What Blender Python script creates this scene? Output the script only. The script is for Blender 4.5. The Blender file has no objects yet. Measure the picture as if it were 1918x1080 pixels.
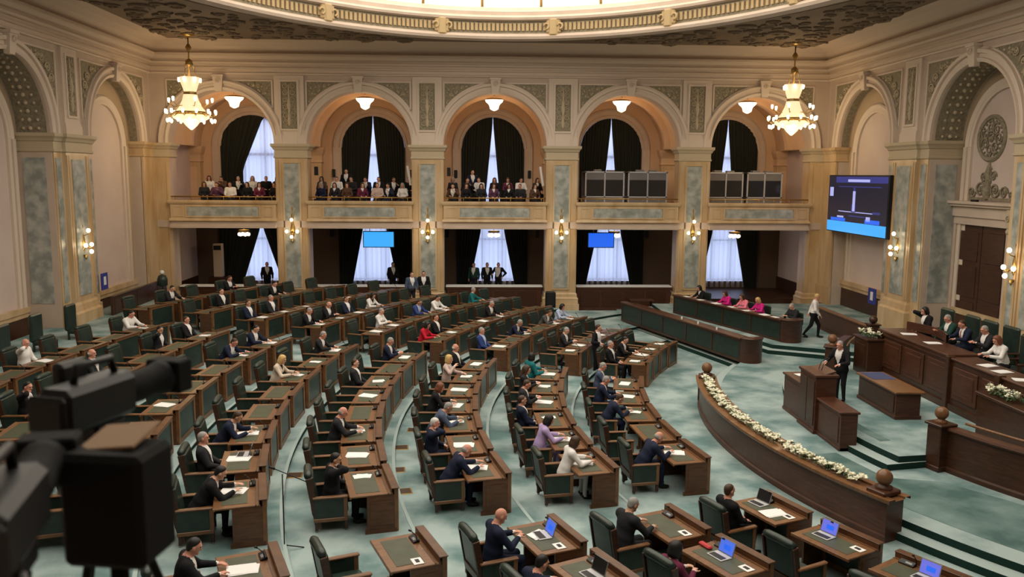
import bpy, math, random
import numpy as np
from mathutils import Vector, Matrix
random.seed(7)
rng = np.random.default_rng(11)
PI = math.pi
SC = bpy.context.scene
COL = SC.collection

# ------------------------------------------------------------------ camera
F_PX, YAW, PITCH, ROLL = 1573.16, 0.0439, 0.135, 0.0071
CAM = Vector((-0.9753, 0.0, 7.0))
def make_camera():
    cyw, syw, cp, sp = math.cos(YAW), math.sin(YAW), math.cos(PITCH), math.sin(PITCH)
    Fw = Vector((syw*cp, cyw*cp, -sp)); R = Vector((cyw, -syw, 0)); U = R.cross(Fw)
    R2 = R*math.cos(ROLL) + U*math.sin(ROLL); U2 = U*math.cos(ROLL) - R*math.sin(ROLL)
    cd = bpy.data.cameras.new('camera'); co = bpy.data.objects.new('camera', cd); COL.objects.link(co)
    m = Matrix.Identity(4)
    for i in range(3):
        m[i][0], m[i][1], m[i][2], m[i][3] = R2[i], U2[i], -Fw[i], CAM[i]
    co.matrix_world = m
    cd.sensor_width = 36.0; cd.lens = 36.0*F_PX/1918.0
    cd.clip_start = 0.05; cd.clip_end = 300
    cd.dof.use_dof = True; cd.dof.focus_distance = 23.0; cd.dof.aperture_fstop = 1.8
    SC.camera = co
make_camera()

# ------------------------------------------------------------------ world: overcast daylight outside the windows
w = bpy.data.worlds.new('daylight'); SC.world = w; w.use_nodes = True
bg = w.node_tree.nodes['Background']
bg.inputs['Color'].default_value = (0.62, 0.70, 1.0, 1); bg.inputs['Strength'].default_value = 2.3
SC.view_settings.view_transform = 'Standard'; SC.view_settings.look = 'None'
SC.view_settings.gamma = 1.0; SC.view_settings.use_curve_mapping = False
SC.view_settings.exposure = 0.0
DOME_STRENGTH = 2.5
LAMP_K = 0.5

# ------------------------------------------------------------------ materials
MATS = {}
def mat(name, col, rough=0.6, metal=0.0, spec=0.4, col2=None, scale=4.0, detail=4.0, bump=0.0, bscale=40.0, emit=None, es=0.0, stretch=None, wave=False, contrast=(0.35, 0.65), coat=0.0):
    if name in MATS: return MATS[name]
    m = bpy.data.materials.new(name); m.use_nodes = True; nt = m.node_tree; n = nt.nodes; l = nt.links
    b = n['Principled BSDF']
    b.inputs['Base Color'].default_value = (*col, 1); b.inputs['Roughness'].default_value = rough
    b.inputs['Metallic'].default_value = metal; b.inputs['Specular IOR Level'].default_value = spec
    if coat: b.inputs['Coat Weight'].default_value = coat; b.inputs['Coat Roughness'].default_value = 0.15
    tc = None
    def coords():
        nonlocal tc
        if tc is None:
            t = n.new('ShaderNodeTexCoord'); mp = n.new('ShaderNodeMapping')
            if stretch: mp.inputs['Scale'].default_value = stretch
            l.new(t.outputs['Object'], mp.inputs['Vector']); tc = mp.outputs['Vector']
        return tc
    if col2 is not None:
        if wave:
            tx = n.new('ShaderNodeTexWave'); tx.inputs['Scale'].default_value = scale
            tx.inputs['Distortion'].default_value = 9.0; tx.inputs['Detail'].default_value = detail; tx.inputs['Detail Scale'].default_value = 1.6
            out = tx.outputs['Fac']
        else:
            tx = n.new('ShaderNodeTexNoise'); tx.inputs['Scale'].default_value = scale; tx.inputs['Detail'].default_value = detail
            out = tx.outputs['Fac']
        l.new(coords(), tx.inputs['Vector'])
        r = n.new('ShaderNodeValToRGB'); r.color_ramp.elements[0].position = contrast[0]; r.color_ramp.elements[1].position = contrast[1]
        r.color_ramp.elements[0].color = (*col, 1); r.color_ramp.elements[1].color = (*col2, 1)
        l.new(out, r.inputs['Fac']); l.new(r.outputs['Color'], b.inputs['Base Color'])
    if bump:
        tx2 = n.new('ShaderNodeTexNoise'); tx2.inputs['Scale'].default_value = bscale; tx2.inputs['Detail'].default_value = 3
        l.new(coords(), tx2.inputs['Vector'])
        bp = n.new('ShaderNodeBump'); bp.inputs['Strength'].default_value = bump; bp.inputs['Distance'].default_value = 0.02
        l.new(tx2.outputs['Fac'], bp.inputs['Height']); l.new(bp.outputs['Normal'], b.inputs['Normal'])
    if emit is not None:
        b.inputs['Emission Color'].default_value = (*emit, 1); b.inputs['Emission Strength'].default_value = es
    MATS[name] = m
    return m
M = dict(
 plaster=mat('cream plaster', (0.51, 0.405, 0.325), 0.75, col2=(0.57, 0.46, 0.37), scale=1.2, bump=0.05),
 panel=mat('pale wall panel', (0.57, 0.455, 0.40), 0.8, col2=(0.61, 0.50, 0.44), scale=0.8),
 stucco=mat('grey gold stucco', (0.20, 0.17, 0.115), 0.75, col2=(0.31, 0.265, 0.18), scale=9, bump=0.5, bscale=30),
 cream=mat('pale cream molding', (0.66, 0.545, 0.445), 0.7),
 relief=mat('raised stucco', (0.50, 0.41, 0.28), 0.7),
 ochre=mat('ochre plaster', (0.62, 0.42, 0.26), 0.8, col2=(0.66, 0.46, 0.30), scale=1.0),
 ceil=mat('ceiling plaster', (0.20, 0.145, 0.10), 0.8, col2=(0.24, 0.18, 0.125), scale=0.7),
 tan=mat('tan marble', (0.46, 0.30, 0.145), 0.35, col2=(0.62, 0.46, 0.28), scale=1.6, detail=7, stretch=(1, 1, 0.25)),
 green=mat('grey green marble', (0.24, 0.265, 0.24), 0.3, col2=(0.47, 0.47, 0.43), scale=2.6, detail=9, contrast=(.38, .66)),
 gold=mat('gilding', (0.70, 0.48, 0.20), 0.4, metal=0.6),
 dentil=mat('dull gold plaster', (0.46, 0.33, 0.17), 0.6),
 border=mat('tan niche border', (0.44, 0.33, 0.215), 0.7),
 umber=mat('umber wall in shade', (0.13, 0.085, 0.058), 0.8),  # wall under the gallery, its lack of light put into the colour
 brass=mat('aged brass', (0.42, 0.28, 0.10), 0.35, metal=0.9),
 wood=mat('dark brown wood', (0.036, 0.014, 0.007), 0.35, col2=(0.060, 0.024, 0.011), scale=3, stretch=(1, 1, 8), spec=0.45),
 redwood=mat('red brown wood', (0.050, 0.018, 0.009), 0.38, col2=(0.080, 0.029, 0.015), scale=3, stretch=(1, 1, 8)),
 honey=mat('honey wood', (0.13, 0.058, 0.023), 0.32, col2=(0.20, 0.094, 0.038), scale=4, stretch=(1, 6, 1)),
 walnut=mat('walnut wood', (0.075, 0.031, 0.013), 0.34, col2=(0.115, 0.050, 0.021), scale=4, stretch=(1, 1, 6)),
 leather=mat('green leather', (0.013, 0.024, 0.019), 0.34, col2=(0.020, 0.036, 0.028), scale=6, bump=0.12, bscale=60),
 topleather=mat('olive green desk leather', (0.047, 0.054, 0.030), 0.5, col2=(0.060, 0.068, 0.038), scale=5),
 carpet=mat('teal carpet', (0.12, 0.20, 0.20), 0.95, spec=0.1, col2=(0.34, 0.425, 0.42), scale=0.9, detail=8, bump=0.25, bscale=120, contrast=(0.36, 0.62)),
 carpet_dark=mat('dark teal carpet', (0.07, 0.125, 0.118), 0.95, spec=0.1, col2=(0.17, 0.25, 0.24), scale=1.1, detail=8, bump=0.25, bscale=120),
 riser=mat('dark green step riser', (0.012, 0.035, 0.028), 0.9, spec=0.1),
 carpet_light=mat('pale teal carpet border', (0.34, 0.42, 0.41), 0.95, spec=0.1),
 curtain=mat('dark green curtain', (0.026, 0.029, 0.024), 0.9, spec=0.1),
 black=mat('black plastic', (0.005, 0.005, 0.006), 0.5),
 rubber=mat('matt black', (0.004, 0.004, 0.004), 0.8, spec=.2),
 grey=mat('grey metal', (0.22, 0.22, 0.22), 0.5, metal=0.3),
 silver=mat('silver plastic', (0.5, 0.5, 0.52), 0.4, metal=0.1),
 white=mat('white paper', (0.78, 0.77, 0.76), 0.8),
 whitep=mat('white plastic', (0.72, 0.72, 0.70), 0.5),
 beigep=mat('beige plastic', (0.52, 0.42, 0.32), 0.5),
 petal=mat('cream white petals', (0.74, 0.72, 0.50), 0.7, col2=(0.80, 0.80, 0.70), scale=20),
 leaf=mat('dark green leaves', (0.03, 0.07, 0.02), 0.6),
 glow=mat('warm lamp glass', (0.9, 0.8, 0.6), 0.4, emit=(1.0, 0.80, 0.52), es=6.0),
 crystal=mat('lit crystal', (0.8, 0.7, 0.55), 0.2, emit=(1.0, 0.74, 0.42), es=0.85),
 bowl=mat('lit glass bowl', (0.9, 0.8, 0.6), 0.4, emit=(1.0, 0.80, 0.55), es=2.6),
 screen_lb=mat('light blue screen', (0.02, 0.05, 0.1), 0.3, emit=(0.05, 0.42, 1.0), es=1.0),
 screen_b=mat('blue screen', (0.02, 0.04, 0.1), 0.3, emit=(0.015, 0.13, 0.85), es=1.0),
 screen_d=mat('dark navy screen', (0.01, 0.01, 0.02), 0.3, emit=(0.012, 0.011, 0.022), es=1.0),
 screen_w=mat('pale screen mark', (0.1, 0.1, 0.2), 0.3, emit=(0.40, 0.42, 0.80), es=1.0),
 screen_n=mat('navy screen band', (0.02, 0.02, 0.1), 0.3, emit=(0.03, 0.035, 0.18), es=1.0),
 laptop_s=mat('laptop screen', (0.02, 0.05, 0.2), 0.3, emit=(0.08, 0.16, 0.75), es=0.9),
 laptop_s2=mat('laptop screen violet', (0.02, 0.05, 0.2), 0.3, emit=(0.16, 0.16, 0.70), es=0.9),
 sign=mat('blue sign', (0.03, 0.04, 0.25), 0.5),
 door=mat('brown door wood', (0.045, 0.018, 0.010), 0.4, col2=(0.07, 0.03, 0.016), scale=3, stretch=(1, 1, 8)),
 steel=mat('steel', (0.4, 0.4, 0.4), 0.3, metal=1.0),
 glassdark=mat('dark booth glass', (0.03, 0.03, 0.03), 0.12, spec=0.6),
 boothpanel=mat('grey booth panel', (0.20, 0.19, 0.19), 0.6),
)
def make_sheer():
    m = bpy.data.materials.new('sheer white curtain'); m.use_nodes = True; nt = m.node_tree; n = nt.nodes; l = nt.links
    n.remove(n['Principled BSDF']); out = n['Material Output']
    tr = n.new('ShaderNodeBsdfTranslucent'); tr.inputs['Color'].default_value = (0.80, 0.80, 0.86, 1)
    df = n.new('ShaderNodeBsdfDiffuse'); df.inputs['Color'].default_value = (0.8, 0.8, 0.84, 1)
    tp = n.new('ShaderNodeBsdfTransparent')
    a = n.new('ShaderNodeMixShader'); a.inputs[0].default_value = 0.25; l.new(tr.outputs[0], a.inputs[1]); l.new(df.outputs[0], a.inputs[2])
    b = n.new('ShaderNodeMixShader'); b.inputs[0].default_value = 0.12; l.new(a.outputs[0], b.inputs[1]); l.new(tp.outputs[0], b.inputs[2])
    l.new(b.outputs[0], out.inputs['Surface']); return m
def make_pane():
    m = bpy.data.materials.new('window glass'); m.use_nodes = True; nt = m.node_tree; n = nt.nodes; l = nt.links
    n.remove(n['Principled BSDF']); out = n['Material Output']
    g = n.new('ShaderNodeBsdfGlossy'); g.inputs['Roughness'].default_value = 0.05
    tp = n.new('ShaderNodeBsdfTransparent'); tp.inputs['Color'].default_value = (0.92, 0.95, 0.96, 1)
    b = n.new('ShaderNodeMixShader'); b.inputs[0].default_value = 0.06; l.new(tp.outputs[0], b.inputs[1]); l.new(g.outputs[0], b.inputs[2])
    l.new(b.outputs[0], out.inputs['Surface']); return m
M['sheer'] = make_sheer(); M['pane'] = make_pane()
M['dome'] = mat('luminous dome glass', (0.9, 0.88, 0.8), 0.6, emit=(1.0, 0.93, 0.82), es=DOME_STRENGTH)

# ------------------------------------------------------------------ mesh builder
class MB:
    def __init__(self): self.v = []; self.f = []; self.m = []; self.s = []
    def add(self, vs, fs, mi=0, smooth=False):
        o = len(self.v); self.v += [tuple(p) for p in vs]
        for f in fs: self.f.append(tuple(i+o for i in f)); self.m.append(mi); self.s.append(smooth)
    def box(self, x0, x1, y0, y1, z0, z1, mi=0, ch=0.0, T=None):
        if ch <= 0:
            vs = [(x, y, z) for x in (x0, x1) for y in (y0, y1) for z in (z0, z1)]
            fs = [(0, 1, 3, 2), (4, 6, 7, 5), (0, 4, 5, 1), (2, 3, 7, 6), (0, 2, 6, 4), (1, 5, 7, 3)]
        else:
            ch = min(ch, abs(x1-x0)*.45, abs(y1-y0)*.45, abs(z1-z0)*.45)
            vs = []; idx = {}
            for ix, (x, sx) in enumerate(((x0, 1), (x1, -1))):
                for iy, (y, sy) in enumerate(((y0, 1), (y1, -1))):
                    for iz, (z, sz) in enumerate(((z0, 1), (z1, -1))):
                        for ax in range(3):
                            p = [x+sx*ch, y+sy*ch, z+sz*ch]; p[ax] = (x, y, z)[ax]
                            idx[ix, iy, iz, ax] = len(vs); vs.append(tuple(p))
            fs = []
            for s in (0, 1):
                fs.append([idx[s, a, b, 0] for a, b in ((0, 0), (0, 1), (1, 1), (1, 0))])
                fs.append([idx[a, s, b, 1] for a, b in ((0, 0), (0, 1), (1, 1), (1, 0))])
                fs.append([idx[a, b, s, 2] for a, b in ((0, 0), (0, 1), (1, 1), (1, 0))])
            for a in (0, 1):
                for b in (0, 1):
                    fs.append([idx[a, b, 0, 0], idx[a, b, 1, 0], idx[a, b, 1, 1], idx[a, b, 0, 1]])
                    fs.append([idx[a, 0, b, 0], idx[a, 1, b, 0], idx[a, 1, b, 2], idx[a, 0, b, 2]])
                    fs.append([idx[0, a, b, 1], idx[1, a, b, 1], idx[1, a, b, 2], idx[0, a, b, 2]])
                    for c in (0, 1): fs.append([idx[a, b, c, 0], idx[a, b, c, 1], idx[a, b, c, 2]])
        if T is not None: vs = [tuple(T @ Vector(p)) for p in vs]
        self.add(vs, fs, mi); return self
    def lathe(self, prof, n=16, c=(0, 0, 0), mi=0, smooth=True, sy=1.0, a0=0.0, a1=2*PI):
        full = abs(a1-a0-2*PI) < 1e-6; k = n if full else n+1
        vs = []; fs = []
        for (r, z) in prof:
            for i in range(k):
                a = a0+(a1-a0)*i/n; vs.append((c[0]+r*math.cos(a), c[1]+r*sy*math.sin(a), c[2]+z))
        for j in range(len(prof)-1):
            for i in range(n):
                i2 = (i+1) % k; fs.append((j*k+i, j*k+i2, (j+1)*k+i2, (j+1)*k+i))
        self.add(vs, fs, mi, smooth); return self
    def tube(self, pts, rad, n=6, mi=0, smooth=True, cap=True, closed=False):
        pts = [Vector(p) for p in pts]; vs = []; fs = []; L = len(pts)
        rads = rad if isinstance(rad, (list, tuple)) else [rad]*L
        up = Vector((0, 0, 1)); prev = None
        for i, p in enumerate(pts):
            t = (pts[(i+1) % L]-pts[i-1]) if closed else (pts[min(i+1, L-1)]-pts[max(i-1, 0)])
            if t.length < 1e-9: t = Vector((0, 0, 1))
            t.normalize()
            if prev is None:
                a = t.cross(up) if abs(t.z) < .9 else t.cross(Vector((1, 0, 0)))
            else: a = prev-t*prev.dot(t)
            a.normalize(); prev = a.copy(); b = t.cross(a)
            for k in range(n):
                th = 2*PI*k/n; vs.append(tuple(p+(a*math.cos(th)+b*math.sin(th))*rads[i]))
        for i in range(L if closed else L-1):
            j = (i+1) % L
            for k in range(n): fs.append((i*n+k, i*n+(k+1) % n, j*n+(k+1) % n, j*n+k))
        if cap and not closed: fs.append(tuple(range(n-1, -1, -1))); fs.append(tuple((L-1)*n+k for k in range(n)))
        self.add(vs, fs, mi, smooth); return self
    def ball(self, c, r, n=10, mi=0, sz=1.0):
        m = max(4, n//2+1); prof = [(max(1e-4, r*math.sin(PI*i/m)), -r*sz*math.cos(PI*i/m)) for i in range(m+1)]
        return self.lathe(prof, n, c, mi)
    def prism(self, poly, z0, z1, mi=0, mtop=None, mside=None):
        n = len(poly); vs = [(x, y, z0) for x, y in poly]+[(x, y, z1) for x, y in poly]
        self.add(vs, [tuple(range(n-1, -1, -1))], mi); 
        self.add(vs, [tuple(range(n, 2*n))], mi if mtop is None else mtop)
        self.add(vs, [(i, (i+1) % n, n+(i+1) % n, n+i) for i in range(n)], mi if mside is None else mside); return self
    def strip(self, A, B, mi=0, smooth=False, closed=False):
        n = len(A); fs = [(i, (i+1) % n, n+(i+1) % n, n+i) for i in range(n if closed else n-1)]
        self.add(list(A)+list(B), fs, mi, smooth); return self
    def sweep(self, prof, frames, mi=0, smooth=False, closed=False):
        # prof: list of (o,z); frames: list of (point, outward)
        k = len(prof); vs = []
        for (p, o) in frames:
            for (a, z) in prof: vs.append((p[0]+o[0]*a, p[1]+o[1]*a, p[2]+z))
        fs = []; L = len(frames)
        for i in range(L if closed else L-1):
            j = (i+1) % L
            for q in range(k-1): fs.append((i*k+q, j*k+q, j*k+q+1, i*k+q+1))
        self.add(vs, fs, mi, smooth); return self
    def mesh(self, name, mats):
        me = bpy.data.meshes.new(name); me.from_pydata(self.v, [], self.f)
        for mm in (mats if isinstance(mats, (list, tuple)) else [mats]): me.materials.append(M[mm] if isinstance(mm, str) else mm)
        me.polygons.foreach_set('material_index', self.m); me.polygons.foreach_set('use_smooth', self.s)
        me.update(); return me
    def build(self, name, mats, parent=None, loc=(0, 0, 0), rz=0.0): return put(name, self.mesh(name, mats), parent, loc, rz)
def put(name, me, parent=None, loc=(0, 0, 0), rz=0.0):
    o = bpy.data.objects.new(name, me); COL.objects.link(o)
    o.location = loc; o.rotation_euler = (0, 0, rz)
    if parent is not None: o.parent = parent
    return o
def empty(name, loc=(0, 0, 0), rz=0.0):
    o = bpy.data.objects.new(name, None); COL.objects.link(o); o.location = loc; o.rotation_euler = (0, 0, rz); o.empty_display_size = 0.1; return o
def tag(o, label, cat, group=None, kind=None):
    o['label'] = label; o['category'] = cat
    if group: o['group'] = group
    if kind: o['kind'] = kind
    return o
def struct(o, label=None):
    o['kind'] = 'structure'
    if label: o['label'] = label
    return o
def stuff(o): o['kind'] = 'stuff'; return o
_T = ['', 'first', 'second', 'third', 'fourth', 'fifth', 'sixth', 'seventh', 'eighth', 'ninth']
ORD = ['', 'first', 'second', 'third', 'fourth', 'fifth', 'sixth', 'seventh', 'eighth', 'ninth', 'tenth', 'eleventh', 'twelfth', 'thirteenth', 'fourteenth', 'fifteenth', 'sixteenth', 'seventeenth', 'eighteenth', 'nineteenth', 'twentieth']+['twenty '+t for t in _T[1:]]
def area_pt(name, loc, power, col=(1, .78, .5), r=0.15):
    ld = bpy.data.lights.new(name, 'POINT'); ld.energy = power*LAMP_K; ld.color = col; ld.shadow_soft_size = r
    o = bpy.data.objects.new(name, ld); COL.objects.link(o); o.location = loc; return o

# ================================================================== ROOM SHELL
HW, D, ZS, ZC = 16.875, 42.6, 8.42, 13.2     # half width, arcade plane, arch springing, ceiling
GD = 6.0                                      # gallery depth
BAYS = [-13.5, -6.75, 0.0, 6.75, 13.5]
PIL = [-10.125, -3.375, 3.375, 10.125]
OW = 2.575                                    # half opening

def arch(cu, r, zs, d, n=28): return [(cu-r*math.cos(PI*i/n), d, zs+r*math.sin(PI*i/n)) for i in range(n+1)]
def arch_face(mb, u0, u1, cu, r, zs, zt, d, mi=0, n=28):
    A = arch(cu, r, zs, d, n); T = [(p[0], d, zt) for p in A]
    mb.strip(A, T, mi)
    if u0 < cu-r: mb.add([(u0, d, zs), (cu-r, d, zs), (cu-r, d, zt), (u0, d, zt)], [(0, 1, 2, 3)], mi)
    if u1 > cu+r: mb.add([(cu+r, d, zs), (u1, d, zs), (u1, d, zt), (cu+r, d, zt)], [(0, 1, 2, 3)], mi)
def quad(mb, a, b, c, d, mi=0): mb.add([a, b, c, d], [(0, 1, 2, 3)], mi)
def soffit(mb, cu, r, zs, d0, d1, mi=0, n=28): mb.strip(arch(cu, r, zs, d0, n), arch(cu, r, zs, d1, n), mi, True)
def archring(mb, cu, r, zs, prof, mi=0, n=36, a0=0.0, a1=PI):
    k = len(prof); vs = []
    for i in range(n+1):
        a = a0+(a1-a0)*i/n
        for (o, d) in prof: vs.append((cu-(r+o)*math.cos(a), d, zs+(r+o)*math.sin(a)))
    mb.add(vs, [(i*k+q, (i+1)*k+q, (i+1)*k+q+1, i*k+q+1) for i in range(n) for q in range(k-1)], mi)
def mold(mb, x0, x1, y0, y1, prof, mi=0):
    fr = [((x0, y0, 0), (-1, -1)), ((x1, y0, 0), (1, -1)), ((x1, y1, 0), (1, 1)), ((x0, y1, 0), (-1, 1))]
    mb.sweep(prof, fr, mi, False, True)
def frame_rect(mb, u0, u1, z0, z1, d, wd=0.07, pr=0.04, mi=0):
    mb.box(u0, u1, d-pr, d+.01, z1-wd, z1, mi); mb.box(u0, u1, d-pr, d+.01, z0, z0+wd, mi)
    mb.box(u0, u0+wd, d-pr, d+.01, z0+wd, z1-wd, mi); mb.box(u1-wd, u1, d-pr, d+.01, z0+wd, z1-wd, mi)
def scroll(mb, u, z, s, d, sgn=1, rot=0.0, mi=0, turns=1.6):
    pts = []; n = 15
    for i in range(n+1):
        t = i/n; a = rot+sgn*turns*2*PI*t; r = s*(1-0.8*t)
        pts.append((u+r*math.cos(a), d-0.03, z+r*math.sin(a)))
    mb.tube(pts, [s*0.16*(1-.35*i/n) for i in range(n+1)], 5, mi)
def leafblob(mb, u, z, s, d, mi=0): mb.lathe([(s, 0), (s*.8, .5), (s*.3, .85), (.001, 1)], 7, (0, 0, 0), mi) if False else mb.ball((u, d, z), s, 7, mi)
ARCHPROF = [(0, .02), (0, -.10), (.10, -.15), (.13, -.15), (.15, -.06), (.29, -.06), (.31, -.16), (.42, -.18), (.45, -.16), (.46, 0.0)]
CAPPROF = [(0, 7.70), (.05, 7.74), (.05, 7.80), (.015, 7.83), (.015, 8.10), (.06, 8.13), (.10, 8.22), (.17, 8.30), (.17, 8.42), (0, 8.42)]

wall_back = struct(empty('wall_back', (0, D, 0)), 'arcaded cream back wall with five round arches over the gallery')
mb = MB()
for cu in BAYS: arch_face(mb, cu-3.375, cu+3.375, cu, OW, ZS, 12.9, 0.0)
for cu in BAYS: arch_face(mb, cu-3.375, cu+3.375, cu, OW, ZS, 12.9, 0.95)
for cu in BAYS: soffit(mb, cu, OW, ZS, 0, .95)
mb.build('arcade', 'plaster', wall_back)
# shared spandrel relief (left half; right half mirrored)
def spandrel_meshes(r, half, ztop):
    pan = MB(); n = 14; ro = r+.52; u1 = half-.86
    us = [0.25+(u1-.25)*i/n for i in range(n+1)]
    def low(u): return max(ZS+.75, ZS+math.sqrt(max(0, ro*ro-u*u)) if u < ro else ZS+.75)
    A = [(u, -.012, low(u)) for u in us]; B = [(u, -.012, ztop) for u in us]
    pan.strip(A, B, 0)
    rel = MB()
    for i in range(60):
        s = random.uniform(.10, .24); u = random.uniform(.5, u1-.05); z = random.uniform(low(u), ztop)
        if math.hypot(u, z-ZS) < ro+s+.02 or z > ztop-s-.03 or u > u1-s-.03 or z < ZS+.8: continue
        if any(math.hypot(u-q[0], z-q[1]) < (s+q[2])*.85 for q in rel_used): continue
        rel_used.append((u, z, s)); scroll(rel, u, z, s, -.012, random.choice((-1, 1)), random.uniform(0, 6.28))
        rel.ball((u, -.03, z), s*.28, 7)
    for k in range(16):
        u = random.uniform(.6, u1-.1); z = random.uniform(low(u)+.08, ztop-.1)
        rel.ball((u, -.02, z), random.uniform(.035, .06), 6)
    fr = MB(); fr.box(.3, u1+.06, -.05, .01, ztop, ztop+.07); fr.box(u1, u1+.07, -.05, .01, ZS+.7, ztop)
    archring(fr, 0, ro-.07, ZS, [(0, 0), (0, -.05), (.07, -.05), (.07, 0)], 0, 16, PI/2+.08, PI-math.asin(.75/ro)*1.0)
    return pan.mesh('spandrel_panel', 'stucco'), rel.mesh('spandrel_relief', 'relief'), fr.mesh('spandrel_frame', 'cream')
rel_used = []; SP_B = spandrel_meshes(OW, 3.375, 11.42)
rel_used = []; SP_S = spandrel_meshes(2.65, 4.05, 11.42)
def spandrels(parent, cu, S):
    for s in (1, -1):
        for nm, me in zip(('spandrel_panel', 'spandrel_relief', 'spandrel_frame'), S):
            o = put(nm, me, parent, (cu, 0, 0)); o.scale = (s, 1, 1)
            if nm == 'spandrel_relief': stuff(o)
def keystone_mesh():
    k = MB()
    vs = [(-.16, 0, 10.92), (.16, 0, 10.92), (.25, 0, 11.62), (-.25, 0, 11.62), (-.16, -.2, 10.92), (.16, -.2, 10.92), (.25, -.3, 11.62), (-.25, -.3, 11.62)]
    k.add(vs, [(0, 1, 5, 4), (4, 5, 6, 7), (0, 4, 7, 3), (1, 2, 6, 5), (3, 7, 6, 2)])
    scroll(k, 0, 11.42, .13, -.3, 1, 0); k.box(-.28, .28, -.34, 0, 11.6, 11.7)
    return k.mesh('keystone', 'cream')
KEY = keystone_mesh()
ar = MB(); archring(ar, 0, OW, ZS, ARCHPROF); ARV_B = ar.mesh('archivolt', 'cream')
ar = MB(); archring(ar, 0, 2.65, ZS, ARCHPROF); ARV_S = ar.mesh('archivolt', 'cream')
for cu in BAYS:
    put('archivolt', ARV_B, wall_back, (cu, 0, 0)); put('keystone', KEY, wall_back, (cu, 0, 0)); spandrels(wall_back, cu, SP_B)
def upper_pilaster(parent, cu, w=0.72):
    p = MB(); p.box(cu-w, cu+w, -.10, .0, ZS, 11.72, 0); p.box(cu-w-.05, cu+w+.05, -.16, 0, ZS, 8.78, 0); p.box(cu-w-.02, cu+w+.02, -.13, 0, 8.78, 8.86, 0)
    frame_rect(p, cu-w*.66, cu+w*.66, 9.05, 11.5, -.10, .09, .05); p.build('pilaster', 'cream', parent)
    q = MB(); q.box(cu-w*.56, cu+w*.56, -.112, -.1, 9.13, 11.42); q.build('pilaster_panel', 'stucco', parent)
    r = MB()
    for z in (9.45, 9.8, 10.2, 10.55, 10.9, 11.2):
        for s in (-1, 1): scroll(r, cu+s*w*.26, z, w*.2, -.112, s, PI/2)
    r.lathe([(.05, 9.3), (.09, 9.6), (.04, 9.9), (.12, 10.25), (.05, 10.6), (.03, 11.3)], 8, (cu, -.11, 0))
    stuff(r.build('pilaster_relief', 'relief', parent))
for cu in PIL: upper_pilaster(wall_back, cu)

# ---------- cornice and cove on three sides, one mitred piece each
CORN = [(0, 11.72), (.10, 11.74), (.13, 11.80), (.06, 11.84), (.06, 11.98), (.17, 12.0), (.17, 12.06), (.10, 12.08), (.10, 12.2), (.24, 12.22), (.28, 12.30), (.20, 12.32), (.20, 12.42), (.36, 12.44), (.44, 12.56), (.52, 12.58), (.52, 12.68), (.28, 12.70), (.28, 12.78), (.36, 12.84), (.62, 13.0), (1.0, 13.13), (1.5, 13.2)]
def cornice(name, pts, label):
    m = MB(); m.sweep(CORN, pts, 0); o = m.build(name, 'cream'); struct(o, label)
YN = -2.5
cornice('trim_1', [((-HW, D, 0), (1, -1)), ((HW, D, 0), (-1, -1))], 'stepped cream cornice along the back wall')
cornice('trim_2', [((-HW, YN, 0), (1, 0)), ((-HW, D, 0), (1, -1))], 'stepped cornice along the left wall')
cornice('trim_3', [((HW, YN, 0), (-1, 0)), ((HW, D, 0), (-1, -1))], 'stepped cornice along the right wall')

# ---------- ceiling with oval opening, drum and luminous dome
OX, OY, OCY = 12.7, 17.4, 21.3
def oval(a, o=0.0): return ((OX+o)*math.cos(a), OCY+(OY+o)*math.sin(a))
mb = MB(); N = 96; ring = []; rect = []
y0, y1 = YN, D
for i in range(N):
    a = 2*PI*i/N; x, y = oval(a, .25); ring.append((x, y, ZC))
    dx, dy = math.cos(a)*OX, math.sin(a)*OY
    t = min((HW/abs(dx)) if abs(dx) > 1e-6 else 1e9, ((y1-OCY)/dy) if dy > 1e-6 else ((y0-OCY)/dy if dy < -1e-6 else 1e9))
    rect.append((dx*t, OCY+dy*t, ZC))
mb.strip(ring, rect, 0, closed=True)
for sx in (-1, 1):
    for yy in (y0, y1):   # corner fillers
        best = sorted(rect, key=lambda p: (p[0]-sx*HW)**2+(p[1]-yy)**2)[:8]
        best = [p for p in best if abs(abs(p[0])-HW) < 1e-4 or abs(p[1]-yy) < 1e-4]
        a = min([p for p in best if abs(abs(p[0])-HW) < 1e-4], key=lambda p: abs(p[1]-yy)); b = min([p for p in best if abs(p[1]-yy) < 1e-4], key=lambda p: abs(p[0]-sx*HW))
        mb.add([a, (sx*HW, yy, ZC), b], [(0, 1, 2)])
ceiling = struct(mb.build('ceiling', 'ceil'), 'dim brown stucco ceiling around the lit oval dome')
fr = []
for i in range(N):
    a = 2*PI*i/N; x, y = oval(a); nx, ny = math.cos(a)/OX, math.sin(a)/OY; L = math.hypot(nx, ny); fr.append(((x, y, 0), (nx/L, ny/L)))
def ringpart(name, prof, m_, smooth=False):
    q = MB(); q.sweep(prof, fr, 0, smooth, True); return q.build(name, m_, ceiling)
ringpart('ring_molding', [(.45, 13.21), (.42, 13.05), (.30, 12.93), (.05, 12.90), (-.12, 12.97), (-.16, 13.08), (-.08, 13.18), (.02, 13.22)], 'plaster')
ringpart('frieze', [(.02, 13.22), (.06, 13.26), (.06, 13.72), (.0, 13.75)], 'stucco')
ringpart('upper_molding', [(.0, 13.75), (-.14, 13.80), (-.16, 13.90), (-.04, 13.98), (.04, 14.02), (.04, 14.18), (.16, 14.24), (.30, 14.40), (.55, 14.46), (1.1, 14.46)], 'plaster')
q = MB(); nd = 420
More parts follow.
